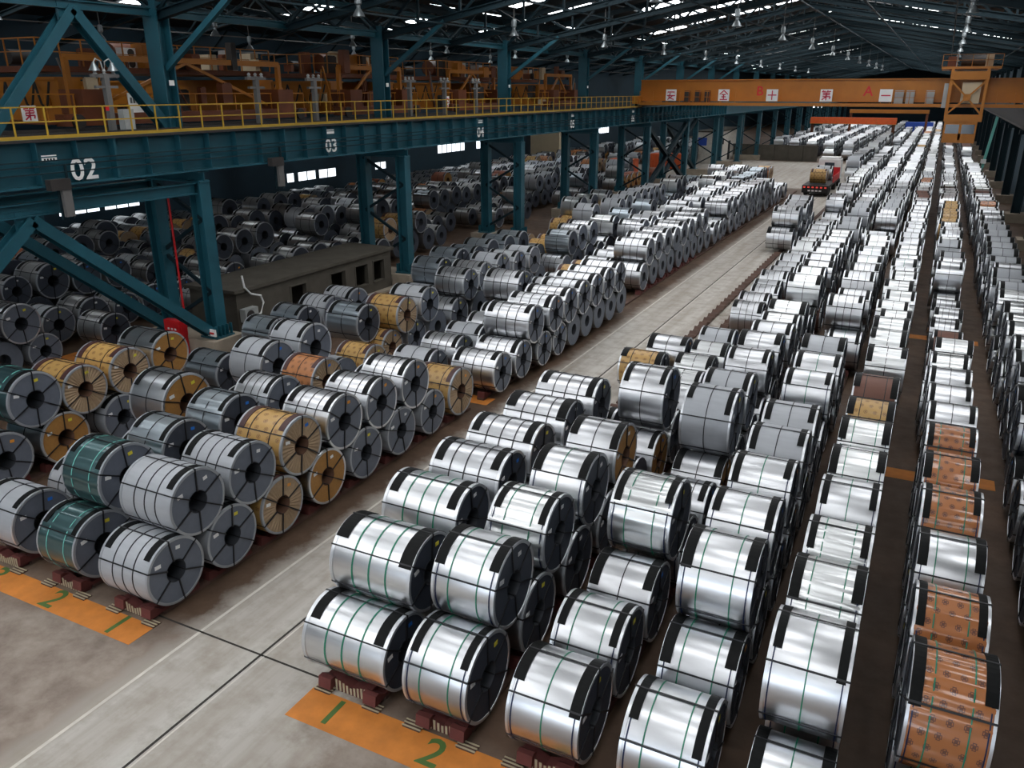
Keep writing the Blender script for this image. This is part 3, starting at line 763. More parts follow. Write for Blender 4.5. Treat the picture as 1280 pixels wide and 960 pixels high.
# --- the remaining coils as one mass
def mass():
    slots = []; V = []; F = []; M = []; UV = []
    def slot(m):
        if m not in slots: slots.append(m)
        return slots.index(m)
    def unit(n, detail):
        xs = [-.5, -.46, -.35, -.012, .012, .35, .46, .5] if detail else [-.5, -.42, .42, .5]
        vs = []; fs = []
        ang = [2 * PI * k / n for k in range(n)]
        for a in ang:
            for x in xs: vs.append((x, .5 * math.cos(a), .5 * math.sin(a)))
        m = len(xs)
        for k in range(n):
            k2 = (k + 1) % n; mid = (math.degrees(ang[k]) + 180 / n) % 360
            for j in range(m - 1):
                xm = (xs[j] + xs[j + 1]) / 2
                if detail: w_ = 'rim' if abs(xm) > .46 else ('band' if abs(xm) > .35 and 25 < mid < 140 else ('strap' if abs(xm) < .012 else 'body'))
                else: w_ = 'band' if abs(xm) > .42 and 25 < mid < 150 else ('rim' if abs(xm) > .42 else 'body')
                fs.append(([k * m + j, k2 * m + j, k2 * m + j + 1, k * m + j + 1], w_))
        for s in (-.5, .5):
            o = len(vs)
            for a in ang:
                vs.append((s, .49 * math.cos(a), .49 * math.sin(a))); vs.append((s, .18 * math.cos(a), .18 * math.sin(a))); vs.append((s * .6, .17 * math.cos(a), .17 * math.sin(a)))
            for k in range(n):
                k2 = (k + 1) % n
                q = [o + 3 * k, o + 3 * k + 1, o + 3 * k2 + 1, o + 3 * k2]; fs.append((q if s < 0 else q[::-1], 'face'))
                q = [o + 3 * k + 1, o + 3 * k + 2, o + 3 * k2 + 2, o + 3 * k2 + 1]; fs.append((q if s < 0 else q[::-1], 'bore'))
            q = [o + 3 * k + 2 for k in range(n)]; fs.append((q if s > 0 else q[::-1], 'bore'))
        return np.array(vs), fs
    U = {1: unit(20, True), 0: unit(14, False)}
    off = 0
    for i, c in enumerate(COILS):
        if i in INDIV_SET: continue
        vs, fs = U[1 if c['y'] < 110 else 0]
        T = TYPES[c['t']]; mm = dict(body=slot(T[0]), face=slot(T[1]), bore=slot(T[3]), band=slot(T[4]), strap=slot('black_strap'), rim=slot(T[7]))
        p = vs * np.array((c['W'], c['D'], c['D'])) + np.array((c['xf'] - c['W'] / 2, c['y'], c['z']))
        V.append(p)
        uvv = np.stack([np.mod(np.arctan2(vs[:, 2], vs[:, 1]) / (2 * PI), 1.0), vs[:, 0] + .5], 1)
        for f, w_ in fs:
            F.append([off + k for k in f]); M.append(mm[w_])
            us = [uvv[k] for k in f]; mx = max(u_[0] for u_ in us)
            for u_ in us: UV.append((u_[0] + (1 if mx - u_[0] > .5 else 0), u_[1]))
        off += len(vs)
    me = bpy.data.meshes.new('steel_coils'); me.from_pydata(np.concatenate(V).tolist(), [], F)
    for s in slots: me.materials.append(MATS[s])
    me.polygons.foreach_set('material_index', M)
    uvl = me.uv_layers.new(name='UVMap'); uvl.data.foreach_set('uv', np.array(UV, dtype=np.float32).ravel())
    me.polygons.foreach_set('use_smooth', [True] * len(me.polygons))
    me.set_sharp_from_angle(angle=math.radians(40))
    me.update()
    o = link('steel_coils', me)
    tag(o, 'countless distant steel coils in long rows filling the warehouse', 'steel coils', None, 'stuff')
mass()

# ------------------------------------------------------------------ saddles and rails under the coils
rail_rows = [('L1', -14.86, 1.66, 11.0, 26.2), ('L2', -17.45, 1.4, 11.0, 25.5), ('L3', -19.9, 1.55, 11.0, 27.5), ('L4', -24.45, 1.8, 10.8, 24),
             ('R1', -8.25, 2.05, 11.0, 102), ('R2', -6.3, 1.4, 11.0, 290), ('R3', -4.06, 1.42, 11.0, 290), ('R4', -1.86, 1.44, 11.0, 290), ('R5', .05, 1.26, 10.8, 290), ('R6', 2.15, 1.2, 10.8, 290), ('R7', 5.05, 1.55, 13, 290),
             ('L1', -14.8, 2.0, 27.2, 110), ('L2', -17.5, 1.8, 27, 110), ('L3', -20.6, 1.8, 27.5, 110), ('L4', -23.6, 1.8, 36.8, 110)]
ME['chock'] = MB().add([(-.16, -.30, .10), (.16, -.30, .10), (.16, .30, .10), (-.16, .30, .10), (-.16, -.26, .19), (.16, -.26, .19), (.16, -.06, .19), (-.16, -.06, .19), (-.16, .26, .34), (.16, .26, .34), (.16, .14, .34), (-.16, .14, .34)],
                       [(3, 2, 1, 0), (0, 1, 5, 4), (4, 5, 6, 7), (7, 6, 10, 11), (11, 10, 9, 8), (8, 9, 2, 3), (0, 4, 7, 11, 8, 3), (1, 2, 9, 10, 6, 5)]).mesh('chock', (None,))
ME['slat'] = MB().box(-.028, .028, -.11, .11, 0, .03).mesh('slat', (None,))
lab_side = {0: 'outer', 1: 'inner'}
for (row, xf, W, y0, y1) in rail_rows:
    for sd, fx in enumerate((-.78, -.22)):
        x = xf + W * fx
        seg = 'front' if y0 < 20 else 'farther'
        t = thing('saddle_rail', '%s red-brown steel skid rail, %s stretch, under %s' % ('far' if sd == 0 else 'near', seg, ROWTXT[row]), 'rail', (x, 0, 0), 0, 'skid rails under the coil rows')
        part('rail', MB().box(-.15, .15, y0 + .1, y1, .001, .10), 'chock_brown', t)
        ys = [c['y'] for c in COILS if c['row'] == row and c['tier'] == 0 and y0 - .5 < c['y'] < y1 + .5 and abs(c['xf'] - xf) < 1.2]
        ys = [y for y in ys if y < 60]
        if row == 'R1' and y0 < 20: ys = [y for y in ys] + [25.6 + .98 * k for k in range(41) if not any(abs(25.6 + .98 * k - yy) < 1.1 for yy in ys)]
        for y in ys:
            if any(abs(y - c['y']) < .01 for c in COILS if c['row'] == row):
                link('chock', ME['chock'], t, 'chock_red', (0, y + .47, 0)); link('chock', ME['chock'], t, 'chock_red', (0, y - .47, 0), None, (0, 0, PI))
            else:
                link('chock', ME['chock'], t, 'chock_brown', (0, y, 0), (1.35, .8, .8))

def saddle(row, xf, W, y, n):
    """notched saddle plate under the front coil of a row, with slatted face, and two slatted floor plates"""
    t = thing('coil_saddle', 'slatted red-brown saddle plate under the front coil of ' + ROWTXT[row], 'coil saddle', (xf - W / 2, y, 0), 0, 'saddle plates at the front of the rows')
    b = MB(); pf = [(-.52, .0), (.52, .0), (.52, .30), (.30, .28), (0, .17), (-.30, .28), (-.52, .30)]; k = len(pf)
    b.add([(x, -.13, z) for x, z in pf] + [(x, .13, z) for x, z in pf], [tuple(range(k)), tuple(range(2 * k - 1, k - 1, -1))] + [(i, i + k, (i + 1) % k + k, (i + 1) % k) for i in range(k)])
    part('saddle_block', b, 'chock_red', t)
    for i in range(11):
        x = -.46 + .092 * i; h = .17 + .11 * min(1, abs(x) / .3)
        link('slat', ME['fslat'], t, 'slat_cream', (x, -.132, .02), (1, 1, h / .3))
    for sx in (-.62, .62):
        p = part('floor_plate', MB().box(sx - .2, sx + .2, -.34, -.10, 0.0005, .035), 'chock_brown', t)
        for i in range(3): part('plate_bar', MB().box(sx - .22, sx + .22, -.33 + .085 * i, -.30 + .085 * i, .035, .05), 'slat_cream', p)
ME['fslat'] = MB().box(-.024, .024, -.012, 0, 0, .29).mesh('slat', (None,))
for n, (row, xf, W, y) in enumerate((('L1', -14.86, 1.66, 10.92), ('L2', -17.45, 1.4, 10.92), ('L3', -19.9, 1.55, 10.92), ('R1', -8.25, 2.05, 11.0), ('R2', -6.3, 1.4, 10.95), ('R3', -4.06, 1.42, 10.95), ('R4', -1.86, 1.44, 10.95))):
    saddle(row, xf, W, y, n)
# loose timber dunnage between the stacks
rt = random.Random(3)
spots = [(-22.9, 18.5, 80), (-23.2, 21.2, 84), (-22.8, 23.8, 95), (-27.6, 21.5, 70), (-28.6, 19.6, 20), (-29.4, 20.6, 25), (-30.2, 19.0, 15), (-22.6, 26.5, 60), (-24.6, 35.4, 40), (-28.2, 23.4, 30), (-33.4, 28.6, 30)]
for i, (x, y, a) in enumerate(spots):
    L = rt.uniform(1.4, 2.6)
    o = part('timber_beam', MB().box(-L / 2, L / 2, -.09, .09, 0, .16).box(-L / 2 + .1, L / 2 - .3, .1, .16, .0, .10), 'timber', None)
    o.location = (x, y, .002); o.rotation_euler = (0, 0, math.radians(a))
    tag(o, '%s loose brown timber beam on the floor, counted outwards from the road' % ordinal(i + 1), 'timber', 'loose timbers')

# ------------------------------------------------------------------ column bents
BY = [10.9 + 16.4 * k for k in range(0, 19)]
XLEG_R, XLEG_L = -29.7, -32.7
def bent(i, y):
    near = y < 125
    t = thing('steel_column', '%s teal braced steel column from the front, on left column line' % ordinal(i + 1), 'column', (XL, y, 0), 0, 'teal columns between the bays')
    xr, xl = XLEG_R - XL, XLEG_L - XL
    part('pedestal', MB().box(xl - 1.0, xr + .75, -.95, .95, 0, .85), 'concrete', t)
    for x in (xr, xl):
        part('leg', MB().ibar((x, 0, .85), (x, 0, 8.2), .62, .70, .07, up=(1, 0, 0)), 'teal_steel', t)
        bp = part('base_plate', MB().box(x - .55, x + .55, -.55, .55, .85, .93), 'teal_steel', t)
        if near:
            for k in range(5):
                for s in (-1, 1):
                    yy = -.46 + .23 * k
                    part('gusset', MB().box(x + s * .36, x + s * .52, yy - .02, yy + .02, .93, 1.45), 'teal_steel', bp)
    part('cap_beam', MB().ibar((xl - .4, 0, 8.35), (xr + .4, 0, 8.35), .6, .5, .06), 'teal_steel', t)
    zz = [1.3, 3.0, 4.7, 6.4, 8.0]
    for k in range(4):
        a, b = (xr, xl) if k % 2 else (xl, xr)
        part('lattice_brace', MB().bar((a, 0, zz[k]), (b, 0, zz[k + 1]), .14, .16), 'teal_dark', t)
    up = MB(); sh = [(10.35, .46), (15.4, .40)]
    up.box(-.42, .42, -.34, -.28, 8.6, 15.6).box(-.42, .42, .28, .34, 8.6, 15.6).box(-.05, .05, -.28, .28, 8.6, 15.6).box(-.42, -.36, -.28, .28, 8.6, 15.6)
    part('upper_shaft', up, 'teal_steel', t)
    if near: part('sign_plate', MB().box(.425, .435, -.12, .16, 12.2, 12.42), 'white_paint', t)
    return t
bents = [bent(i, y) for i, y in enumerate(BY)]
def rcol(i, y):
    t = thing('steel_column', '%s dark teal steel column from the front, along right wall' % ordinal(i + 1), 'column', (7.6, y, 0), 0, 'columns along the right wall')
    part('pedestal', MB().box(-.9, .9, -.95, .95, 0, .85), 'concrete', t)
    part('leg', MB().ibar((0, 0, .85), (0, 0, 8.6), .62, .8, .07, up=(1, 0, 0)), 'teal_dark', t)
    part('upper_shaft', MB().ibar((.5, 0, 8.6), (.5, 0, 16), .5, .5, .06, up=(1, 0, 0)), 'teal_dark', t)
    part('bracket', MB().box(-1.0, .3, -.3, .3, 8.1, 8.5), 'teal_dark', t)
for i, y in enumerate(BY[2:]): rcol(i, y)

def brace_set(label, y0, y1, ya, z0, za, xs, strut, wd=.42):
    t = thing('cross_brace', label, 'brace', (0, 0, 0))
    for x in xs:
        for yb in (y0, y1):
            part('diagonal', MB().ibar((x, yb, z0), (x, ya, za), wd * .8, wd, .05, up=(1, 0, 0)), 'teal_steel', t)
        if strut: part('strut', MB().ibar((x, y0, strut), (x, y1, strut), .4, .5, .05), 'teal_steel', t)
    part('gusset_plate', MB().box(xs[0] - .06, xs[0] + .06, ya - .55, ya + .55, za - .5, za + .35), 'teal_steel', t)
    return t
brace_set('inverted-V teal bracing under runway beam, ahead of red cabinet pedestal', BY[0] + .4, BY[1] - .3, (BY[0] + BY[1]) / 2, 1.0, 7.45, (XLEG_R, XLEG_L), 7.85, .55)
brace_set('inverted-V teal bracing above the runway railing, near left edge', BY[1] - 8.2, BY[1] - .3, BY[1] - 4.1, 10.5, 15.0, (XL,), None, .5)
def xbrace(label, y0, y1, z0, z1, x):
    t = thing('cross_brace', label, 'brace')
    part('diagonal', MB().ibar((x, y0, z0), (x, y1, z1), .45, .5, .05, up=(1, 0, 0)), 'teal_dark', t)
    part('diagonal', MB().ibar((x, y1, z0), (x, y0, z1), .45, .5, .05, up=(1, 0, 0)), 'teal_dark', t)
xbrace('dark X-shaped column bracing under runway beam below crane end', BY[5], BY[6], .9, 8.1, XLEG_R)
xbrace('dark X-shaped column bracing behind the orange containers', BY[6], BY[7], .9, 8.1, XLEG_L)

# ------------------------------------------------------------------ runway beams
def runway(label, x, y0, y1, side, mat, full):
    t = thing('runway_beam', label, 'beam', (x, 0, 0))
    part('web', MB().box(-.03, .03, y0, y1, 8.7, 10.25), mat, t)
    part('top_flange', MB().box(-.42, .42, y0, y1, 10.25, 10.33), mat, t)
    part('bottom_flange', MB().box(-.36, .36, y0, y1, 8.62, 8.70), mat, t)
    part('rail', MB().box(-.05, .05, y0, y1, 10.33, 10.5), 'machine_dark', t)
    ys = y0 + .8; k = 0
    st = MB().box(.03, .34, -.015, .015, 8.70, 10.25).mesh('stiffener', (mat,)); st2 = MB().box(.03, .38, -.05, .05, 8.70, 10.25).mesh('stiffener', (mat,))
    if side < 0: return t
    while ys < (130 if full else 60):
        big = k % 6 == 5
        link('stiffener', st2 if big else st, t, loc=(0, ys, 0)); ys += 1.64 if full else 3; k += 1
    if full:
        for z in (9.12, 9.38, 9.56): part('conduit', MB().bar((.40, 16, z), (.40, 120, z), .05), 'teal_dark', t)
    return t
rb = runway('long teal crane runway beam numbered 02 to 06, railing on top', -29.55, 4, 330, 1, 'teal_steel', True)
runway('teal crane runway beam of side bay behind the railing', -32.7, 4, 330, -1, 'teal_dark', False)
runway('dark crane runway beam along the right wall', 7.0, 4, 330, -1, 'machine_dark', False)
for s, y, sz in (('02', 21.3, 1.12), ('03', 36.2, .95), ('04', 52.8, .95), ('05', 69.6, .95), ('06', 86.0, .9)):
    text('beam_number', s, sz, 'white_paint', rb, (.405, y, 9.18 if s != '02' else 9.12), (PI / 2, 0, PI / 2), .01, 1.05)
    yy = y - 1.35 if s == '02' else y
    z0 = 9.55 if s == '02' else 9.82
    for k, (dz, h) in enumerate(((.0, .12), (.17, .04))):
        part('plate', MB().box(.40, .41, yy - .3, yy + .3, z0 + dz, z0 + dz + h), 'white_paint', rb)
    if s == '02':
        for k in range(4): part('plate_letter', MB().box(.411, .415, yy - .22 + .12 * k, yy - .15 + .12 * k, z0 + .03, z0 + .095), 'black_void', rb)
# junction boxes and cable drops on the beam
for i, (y, lab) in enumerate(((20.25, 'beside the number 02'), (31.9, 'between numbers 02 and 03'))):
    t = thing('junction_box', 'dark junction box hanging on the runway beam ' + lab, 'junction box', (-29.12, y, 7.6))
    part('box_body', MB().box(-.05, .2, -.16, .2, -.1, .9), 'post_grey', t); part('hood', MB().box(-.05, .25, -.62, .2, .9, 1.3), 'machine_dark', t)
    part('bracket', MB().box(-.05, .06, -.22, -.17, -.2, 1.2).box(-.05, .06, .22, .27, -.2, 1.8), 'teal_dark', t)

# walkway railing along the top of the runway
t = thing('guard_railing', 'yellow guard railing along the top of left runway beam', 'railing', (-29.25, 0, 10.33))
post = MB().box(-.025, .025, -.025, .025, 0, 1.12).mesh('post', ('rail_yellow',))
y = 14.0
while y < 89: link('post', post, t, loc=(0, y, 0)); y += 1.23
for z in (1.1, .6): part('rail', MB().bar((0, 13.5, z), (0, 89, z), .045), 'rail_yellow', t)
part('toe_board', MB().box(-.02, .02, 13.5, 89, .0, .12), 'rail_yellow', t)
part('toe_shadow_strip', MB().box(-.10, .16, 13.5, 89, -.10, -.002), 'machine_dark', t)  # dark strip standing in for the shade under the toe board
# grey conductor posts with shaded lamps on the walkway
for i, y in enumerate((23.6, 32.0, 36.3, 45.4, 49.6, 53.9)):
    t = thing('conductor_post', '%s grey conductor post from the left, standing behind yellow railing' % ordinal(i + 1), 'post', (-30.1, y, 10.33), 0, 'conductor posts on the runway')
    part('shaft', MB().box(-.11, .11, -.11, .11, 0, 2.3), 'post_grey', t)
    part('cross_arm', MB().box(-.08, .08, -.62, .62, 2.15, 2.28).box(-.08, .08, -.5, .5, 1.75, 1.85), 'post_grey', t)
    for k in range(3): part('insulator', MB().lathe([(.0, 0), (.09, 0), (.05, .08), (.09, .1), (.05, .18), (.0, .2)], 10, (0, -.42 + .42 * k, 2.28)), 'grey_paint', t, True)
    if i == 0:
        for s in (-1, 1):
            part('lamp_arm', MB().tube([(0, 0, 2.3), (0, s * .1, 2.75), (0, s * .3, 2.85), (0, s * .42, 2.7)], .03), 'grey_paint', t)
            part('lamp_shade', MB().lathe([(.05, .0), (.09, -.1), (.22, -.32), (.2, -.32), (.07, -.1), (.0, -.04)], 14, (0, s * .42, 2.72)), 'lamp_metal', t, True)
        part('control_box', MB().box(.12, .45, .25, .75, .1, .95), 'grey_paint', t)
        part('warning_light', MB().box(.12, .2, -.3, -.18, .9, 1.1), 'red_paint', t)

# ------------------------------------------------------------------ roof trusses, purlins, struts
def truss_meshes():
    segs = 14; xs = [XL + (XR - XL) * i / segs for i in range(segs + 1)]
    mem = []
    for i in range(segs):
        a, b = xs[i], xs[i + 1]
        if i % 2 == 0: mem.append(((a, chord_z(a)), (b, chord_z(b) + 1.9)))
        else: mem.append(((a, chord_z(a) + 1.9), (b, chord_z(b))))
    for x in xs[1:-1]: mem.append(((x, chord_z(x)), (x, chord_z(x) + 1.9)))
    bc = []
    for z in (0, 1.9):
        for x0, x1 in ((XL, XM), (XM, XR)):
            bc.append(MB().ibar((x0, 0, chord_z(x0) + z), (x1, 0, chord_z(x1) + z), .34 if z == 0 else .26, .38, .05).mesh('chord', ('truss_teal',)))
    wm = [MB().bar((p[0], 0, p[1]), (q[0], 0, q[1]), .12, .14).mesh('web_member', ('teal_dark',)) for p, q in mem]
    al = MB()
    for p, q in mem: al.bar((p[0], 0, p[1]), (q[0], 0, q[1]), .12, .14)
    return bc, wm, al.mesh('web_lattice', ('teal_dark',))
bc, wm, al = truss_meshes()
TY = [10.9 + 8.2 * k for k in range(0, 39)]
for i, y in enumerate(TY):
    t = thing('roof_truss', '%s teal lattice roof truss from the front, over main bay' % ordinal(i + 1), 'truss', (0, y, 0), 0, 'roof trusses of the main bay')
    for k, m in enumerate(bc): link('bottom_chord' if k < 2 else 'top_chord', m, t)
    if y < 115:
        for m in wm: link('web_member', m, t)
    else: link('web_lattice', al, t)
def side_truss():
    segs = 10; xs = [XW + (XL - XW) * i / segs for i in range(segs + 1)]; al = MB()
    for i in range(segs):
        a, b = xs[i], xs[i + 1]; u, v = (0, 1.9) if i % 2 == 0 else (1.9, 0)
        al.bar((a, 0, side_z(a) + u), (b, 0, side_z(b) + v), .11, .13)
    ch = []
    for z in (0, 1.9):
        for x0, x1 in ((XW, XS), (XS, XL)): ch.append(MB().ibar((x0, 0, side_z(x0) + z), (x1, 0, side_z(x1) + z), .28, .32, .05).mesh('chord', ('truss_teal',)))
    return ch, al.mesh('web_lattice', ('teal_dark',))
sch, sal = side_truss()
for i, y in enumerate([BY[0] + 8.2 * k for k in range(1, 22)]):
    t = thing('roof_truss', '%s teal lattice roof truss from the front, over side bay' % ordinal(i + 1), 'truss', (0, y, 0), 0, 'roof trusses of the side bay')
    for k, m in enumerate(sch): link('bottom_chord' if k < 2 else 'top_chord', m, t)
    link('web_lattice', sal, t)
for i in range(15):
    x = XL + (XR - XL) * (i + .5) / 15
    o = part('roof_purlin', MB().ibar((x, 2, chord_z(x) + 2.12), (x, Y1 - 1, chord_z(x) + 2.12), .12, .16, .03), 'teal_dark', None)
    tag(o, '%s long purlin of main bay roof, from the left columns' % ordinal(i + 1), 'purlin', 'roof purlins')
for i in range(7):
    x = XL + (XR - XL) * (i + .9) / 7.6
    o = part('roof_tie', MB().bar((x, 4, chord_z(x) - .25), (x, 300, chord_z(x) - .25), .09), 'truss_teal', None)
    tag(o, '%s thin lengthwise tie under main roof trusses, from the left columns' % ordinal(i + 1), 'tie rod', 'roof ties')
for i in range(6):
    x = XW + (XL - XW) * (i + .6) / 6.2
    o = part('roof_tie', MB().bar((x, 14, side_z(x) - .2), (x, 190, side_z(x) - .2), .08), 'post_grey', None)
    tag(o, '%s thin lengthwise tie under side bay trusses, from the windows' % ordinal(i + 1), 'tie rod', 'roof ties')
# eave lattice strut along the column line
t = thing('eave_strut', 'teal lattice strut running along the tops of the columns', 'strut', (XL, 0, 0))
part('lower_chord', MB().ibar((0, 4, 15.15), (0, 300, 15.15), .3, .34, .05), 'teal_steel', t)
part('upper_chord', MB().ibar((0, 4, 16.5), (0, 300, 16.5), .3, .26, .05), 'teal_steel', t)
lat = MB().bar((0, 0, 15.3), (0, 2.05, 16.4), .12).bar((0, 2.05, 16.4), (0, 4.1, 15.3), .12).mesh('lattice', ('teal_dark',))
y = 10.9
while y < 200: link('lattice', lat, t, loc=(0, y, 0)); y += 4.1
# knee braces from columns into the truss
for i, y in enumerate(BY[1:8]):
    t = part('knee_brace', MB().bar((XL + .3, y, 12.9), (XL + 4.6, y, chord_z(XL + 4.6) - .1), .2, .24), 'teal_steel', None)
    tag(t, '%s slanting knee brace from the front, column to main roof truss' % ordinal(i + 1), 'brace', 'knee braces')

# ------------------------------------------------------------------ high-bay lamps
ME['lamp_stem'] = MB().bar((0, 0, 0), (0, 0, 1), .05).mesh('stem', ('post_grey',))
ME['lamp_body'] = MB().lathe([(0, 1.0), (.13, .98), (.17, .85), (.17, .55), (.1, .48), (.1, .36), (0, .36)], 12).mesh('ballast', ('lamp_metal',), True)
ME['lamp_refl'] = MB().lathe([(.09, .36), (.14, .30), (.27, .08), (.30, 0), (.26, 0), (.12, .24), (0, .26)], 16).mesh('reflector', ('lamp_metal',), True)
def lamp(label, x, y, z):
    t = thing('high_bay_lamp', label, 'lamp', (x, y, z), 0, 'hanging high-bay lamps')
    top = (chord_z(x) if x > XL else side_z(x)) + 2.15
    link('stem', ME['lamp_stem'], t, None, (0, 0, .95), (1, 1, top - z - .95)); link('ballast', ME['lamp_body'], t); link('reflector', ME['lamp_refl'], t)
for rx, nm, z in ((-25.5, 'left', 15.3), (-12.2, 'middle', 15.7), (.5, 'right', 15.7)):
    for i in range(10):
        lamp('%s hanging lamp from the front in the %s row of main bay' % (ordinal(i + 1), nm), rx, BY[0] + 4.1 + 16.4 * (i + 1) + (7 if rx == -12.2 else 3), z)
for rx, nm in ((-41.5, 'near'), (-52, 'far')):
    for i in range(6): lamp('%s hanging lamp from the front in %s row of side bay' % (ordinal(i + 1), nm), rx, 27 + 14 * i, 15.2)

# ------------------------------------------------------------------ bridge crane of the main bay
def railing(parent, p, q, h, step, mat='rail_yellow', name='railing'):
    p, q = Vector(p), Vector(q); L = (q - p).length; n = max(1, round(L / step))
    r = part(name, MB().bar(p + Vector((0, 0, h)), q + Vector((0, 0, h)), .05).bar(p + Vector((0, 0, h * .52)), q + Vector((0, 0, h * .52)), .04), mat, parent)
    pm = MB().box(-.025, .025, -.025, .025, 0, h).mesh('post', (mat,))
    for i in range(n + 1): link('post', pm, r, loc=p + (q - p) * (i / n))
    return r
STROKES = {  # strokes of the painted characters on a unit square
    'an': [((.5, .98), (.5, .84)), ((.1, .82), (.9, .82)), ((.1, .82), (.1, .6)), ((.9, .82), (.9, .6)), ((.04, .44), (.96, .44)), ((.42, .72), (.24, .26)), ((.24, .26), (.84, .02)), ((.7, .44), (.12, .02))],
    'quan': [((.5, .98), (.06, .58)), ((.5, .98), (.94, .58)), ((.28, .56), (.72, .56)), ((.26, .33), (.74, .33)), ((.5, .56), (.5, .08)), ((.1, .06), (.9, .06))],
    'shi': [((.05, .52), (.95, .52)), ((.5, .97), (.5, .03))],
    'di': [((.2, .98), (.06, .82)), ((.14, .89), (.44, .89)), ((.64, .98), (.52, .82)), ((.58, .89), (.94, .89)), ((.14, .73), (.86, .73)), ((.86, .73), (.86, .56)), ((.16, .56), (.86, .56)), ((.16, .56), (.16, .38)), ((.16, .38), (.9, .38)), ((.9, .38), (.84, .14)), ((.5, .73), (.5, .02)), ((.48, .36), (.1, .06))],
    'yi': [((.06, .5), (.94, .5))],
}
def sign(parent, x, y, z, sz, key, name='sign_board', nrm='y'):
    o = bpy.data.objects.new(name, MB().box(-sz / 2, sz / 2, -.02, .02, 0, sz).mesh(name, ('white_paint',))); COL.objects.link(o); o.parent = parent
    o.location = (x, y, z)
    if nrm == 'x': o.rotation_euler = (0, 0, PI / 2)
    mb = MB()
    for (a, b) in STROKES[key]:
        k = sz * .84; mb.bar(((a[0] - .5) * k, -.026, sz * .08 + a[1] * k), ((b[0] - .5) * k, -.026, sz * .08 + b[1] * k), .012, sz * .092, up=(0, 0, 1)) if abs(a[1] - b[1]) < .3 else mb.bar(((a[0] - .5) * k, -.026, sz * .08 + a[1] * k), ((b[0] - .5) * k, -.026, sz * .08 + b[1] * k), sz * .092, .012, up=(0, -1, 0))
    part('character', mb, 'sign_red', o)
    return o
t = thing('bridge_crane', 'orange overhead bridge crane across the main bay with sign boards', 'crane', (0, 89, 10.5))
g = MB().box(-29.3, 6.8, -.3, .9, .55, 2.45).box(-29.3, 6.8, -.45, 1.05, 2.45, 2.55).box(-29.3, 6.8, -.45, 1.05, .45, .55)
part('front_girder', g, 'crane_orange', t)
part('rear_girder', MB().box(-29.3, 6.8, 4.2, 5.4, .55, 2.45).box(-29.3, 6.8, 4.05, 5.55, 2.45, 2.55), 'crane_orange', t)
for x in (-29.5, 7.0):
    e = part('end_truck', MB().box(x - .35, x + .35, -1.5, 7, .15, .95), 'crane_orange', t)
    for yy in (-.9, 6.3): part('wheel', MB().lathe([(0, -.12), (.32, -.12), (.32, .12), (0, .12)], 16, (x, yy, .32), 'x'), 'machine_dark', e)
part('walkway', MB().box(-29, 6.8, -1.5, -.3, .12, .30), 'crane_orange', t)
part('walkway_fascia', MB().box(-29, 6.8, -1.56, -1.5, .05, .34), 'crane_orange', t)
railing(t, (-29, -1.5, .3), (-19, -1.5, .3), 1.1, 1.5, 'crane_orange'); railing(t, (-4.5, -1.5, .3), (6.8, -1.5, .3), 1.1, 1.5, 'crane_orange')
for x, k in ((-25.6, 'an'), (-20.15, 'quan'), (-15.4, 'shi'), (-10.35, 'di'), (-5.1, 'yi')):
    s = sign(t, x, -1.6, .5, 1.1, k); part('hanger', MB().box(-.4, -.36, .02, .06, -.3, 0).box(.36, .4, .02, .06, -.3, 0), 'crane_orange', s)
for x, s in ((-16.85, 'B'), (-6.75, 'A')): text('girder_letter', s, 1.25, 'red_paint', t, (x, -.31, 1.4), (PI / 2, 0, 0))
for x, wd in ((-4.0, .75), (-3.05, .7), (-1.4, .7), (-24.1, .5), (-23.0, .5), (-22.0, .5)):
    c_ = part('electrical_cabinet', MB().box(x - wd / 2, x + wd / 2, -1.1, -.5, .3, 1.5), 'grey_paint' if x > -10 else 'crane_dark', t)
    part('cabinet_door', MB().box(x - wd / 2 + .05, x + wd / 2 - .05, -1.13, -1.1, .38, 1.42), 'grey_paint' if x > -10 else 'machine_dark', c_)
tr = thing('crane_trolley', 'orange crane trolley with hanging operator cab on bridge crane', 'crane trolley', (1.5, 89, 9.5))
part('upper_platform', MB().box(-2.3, 2.4, -2, 6, 4.3, 4.5), 'crane_orange', tr)
railing(tr, (-2.3, -2, 4.5), (2.4, -2, 4.5), 1.0, 1.1, 'crane_orange')
part('hoist_drum', MB().lathe([(0, -1.0), (.5, -1.0), (.5, 1.0), (0, 1.0)], 18, (.2, 1.6, 5.1), 'x'), 'machine_dark', tr, True)
part('hoist_motor', MB().box(-1.9, -1.2, 0, 1.4, 4.5, 5.4), 'crane_dark', tr); part('hoist_cabinet', MB().box(1.1, 1.7, -1.4, -.8, 4.5, 5.5), 'beige_wall', tr)
fr = MB()
for x in (-1.35, 1.45): fr.bar((x, -1.9, .2), (x, -1.9, 4.3), .25, .25)
fr.box(-1.45, 1.6, -2.05, -1.75, 3.4, 4.1).box(-1.45, 1.6, -2.05, -1.75, -.15, .45)
part('hanging_frame', fr, 'crane_orange', tr)
dg = MB().bar((-1.3, -2.0, 3.3), (.1, -2.0, 1.9), .14).bar((1.4, -2.0, 3.3), (.1, -2.0, 1.9), .14).bar((-1.3, -2.0, .5), (.1, -2.0, 1.9), .14).bar((1.4, -2.0, .5), (.1, -2.0, 1.9), .14).box(-.2, .4, -2.1, -1.9, 1.6, 2.2)
part('diagonal_stays', dg, 'crane_orange', tr)
part('notice_panel', MB().box(-.4, 1.1, -1.7, -1.64, 1.4, 3.2), 'beige_wall', tr); part('side_cabinet', MB().box(-1.85, -1.5, -1.8, -1.2, 1.0, 3.1), 'grey_paint', tr)
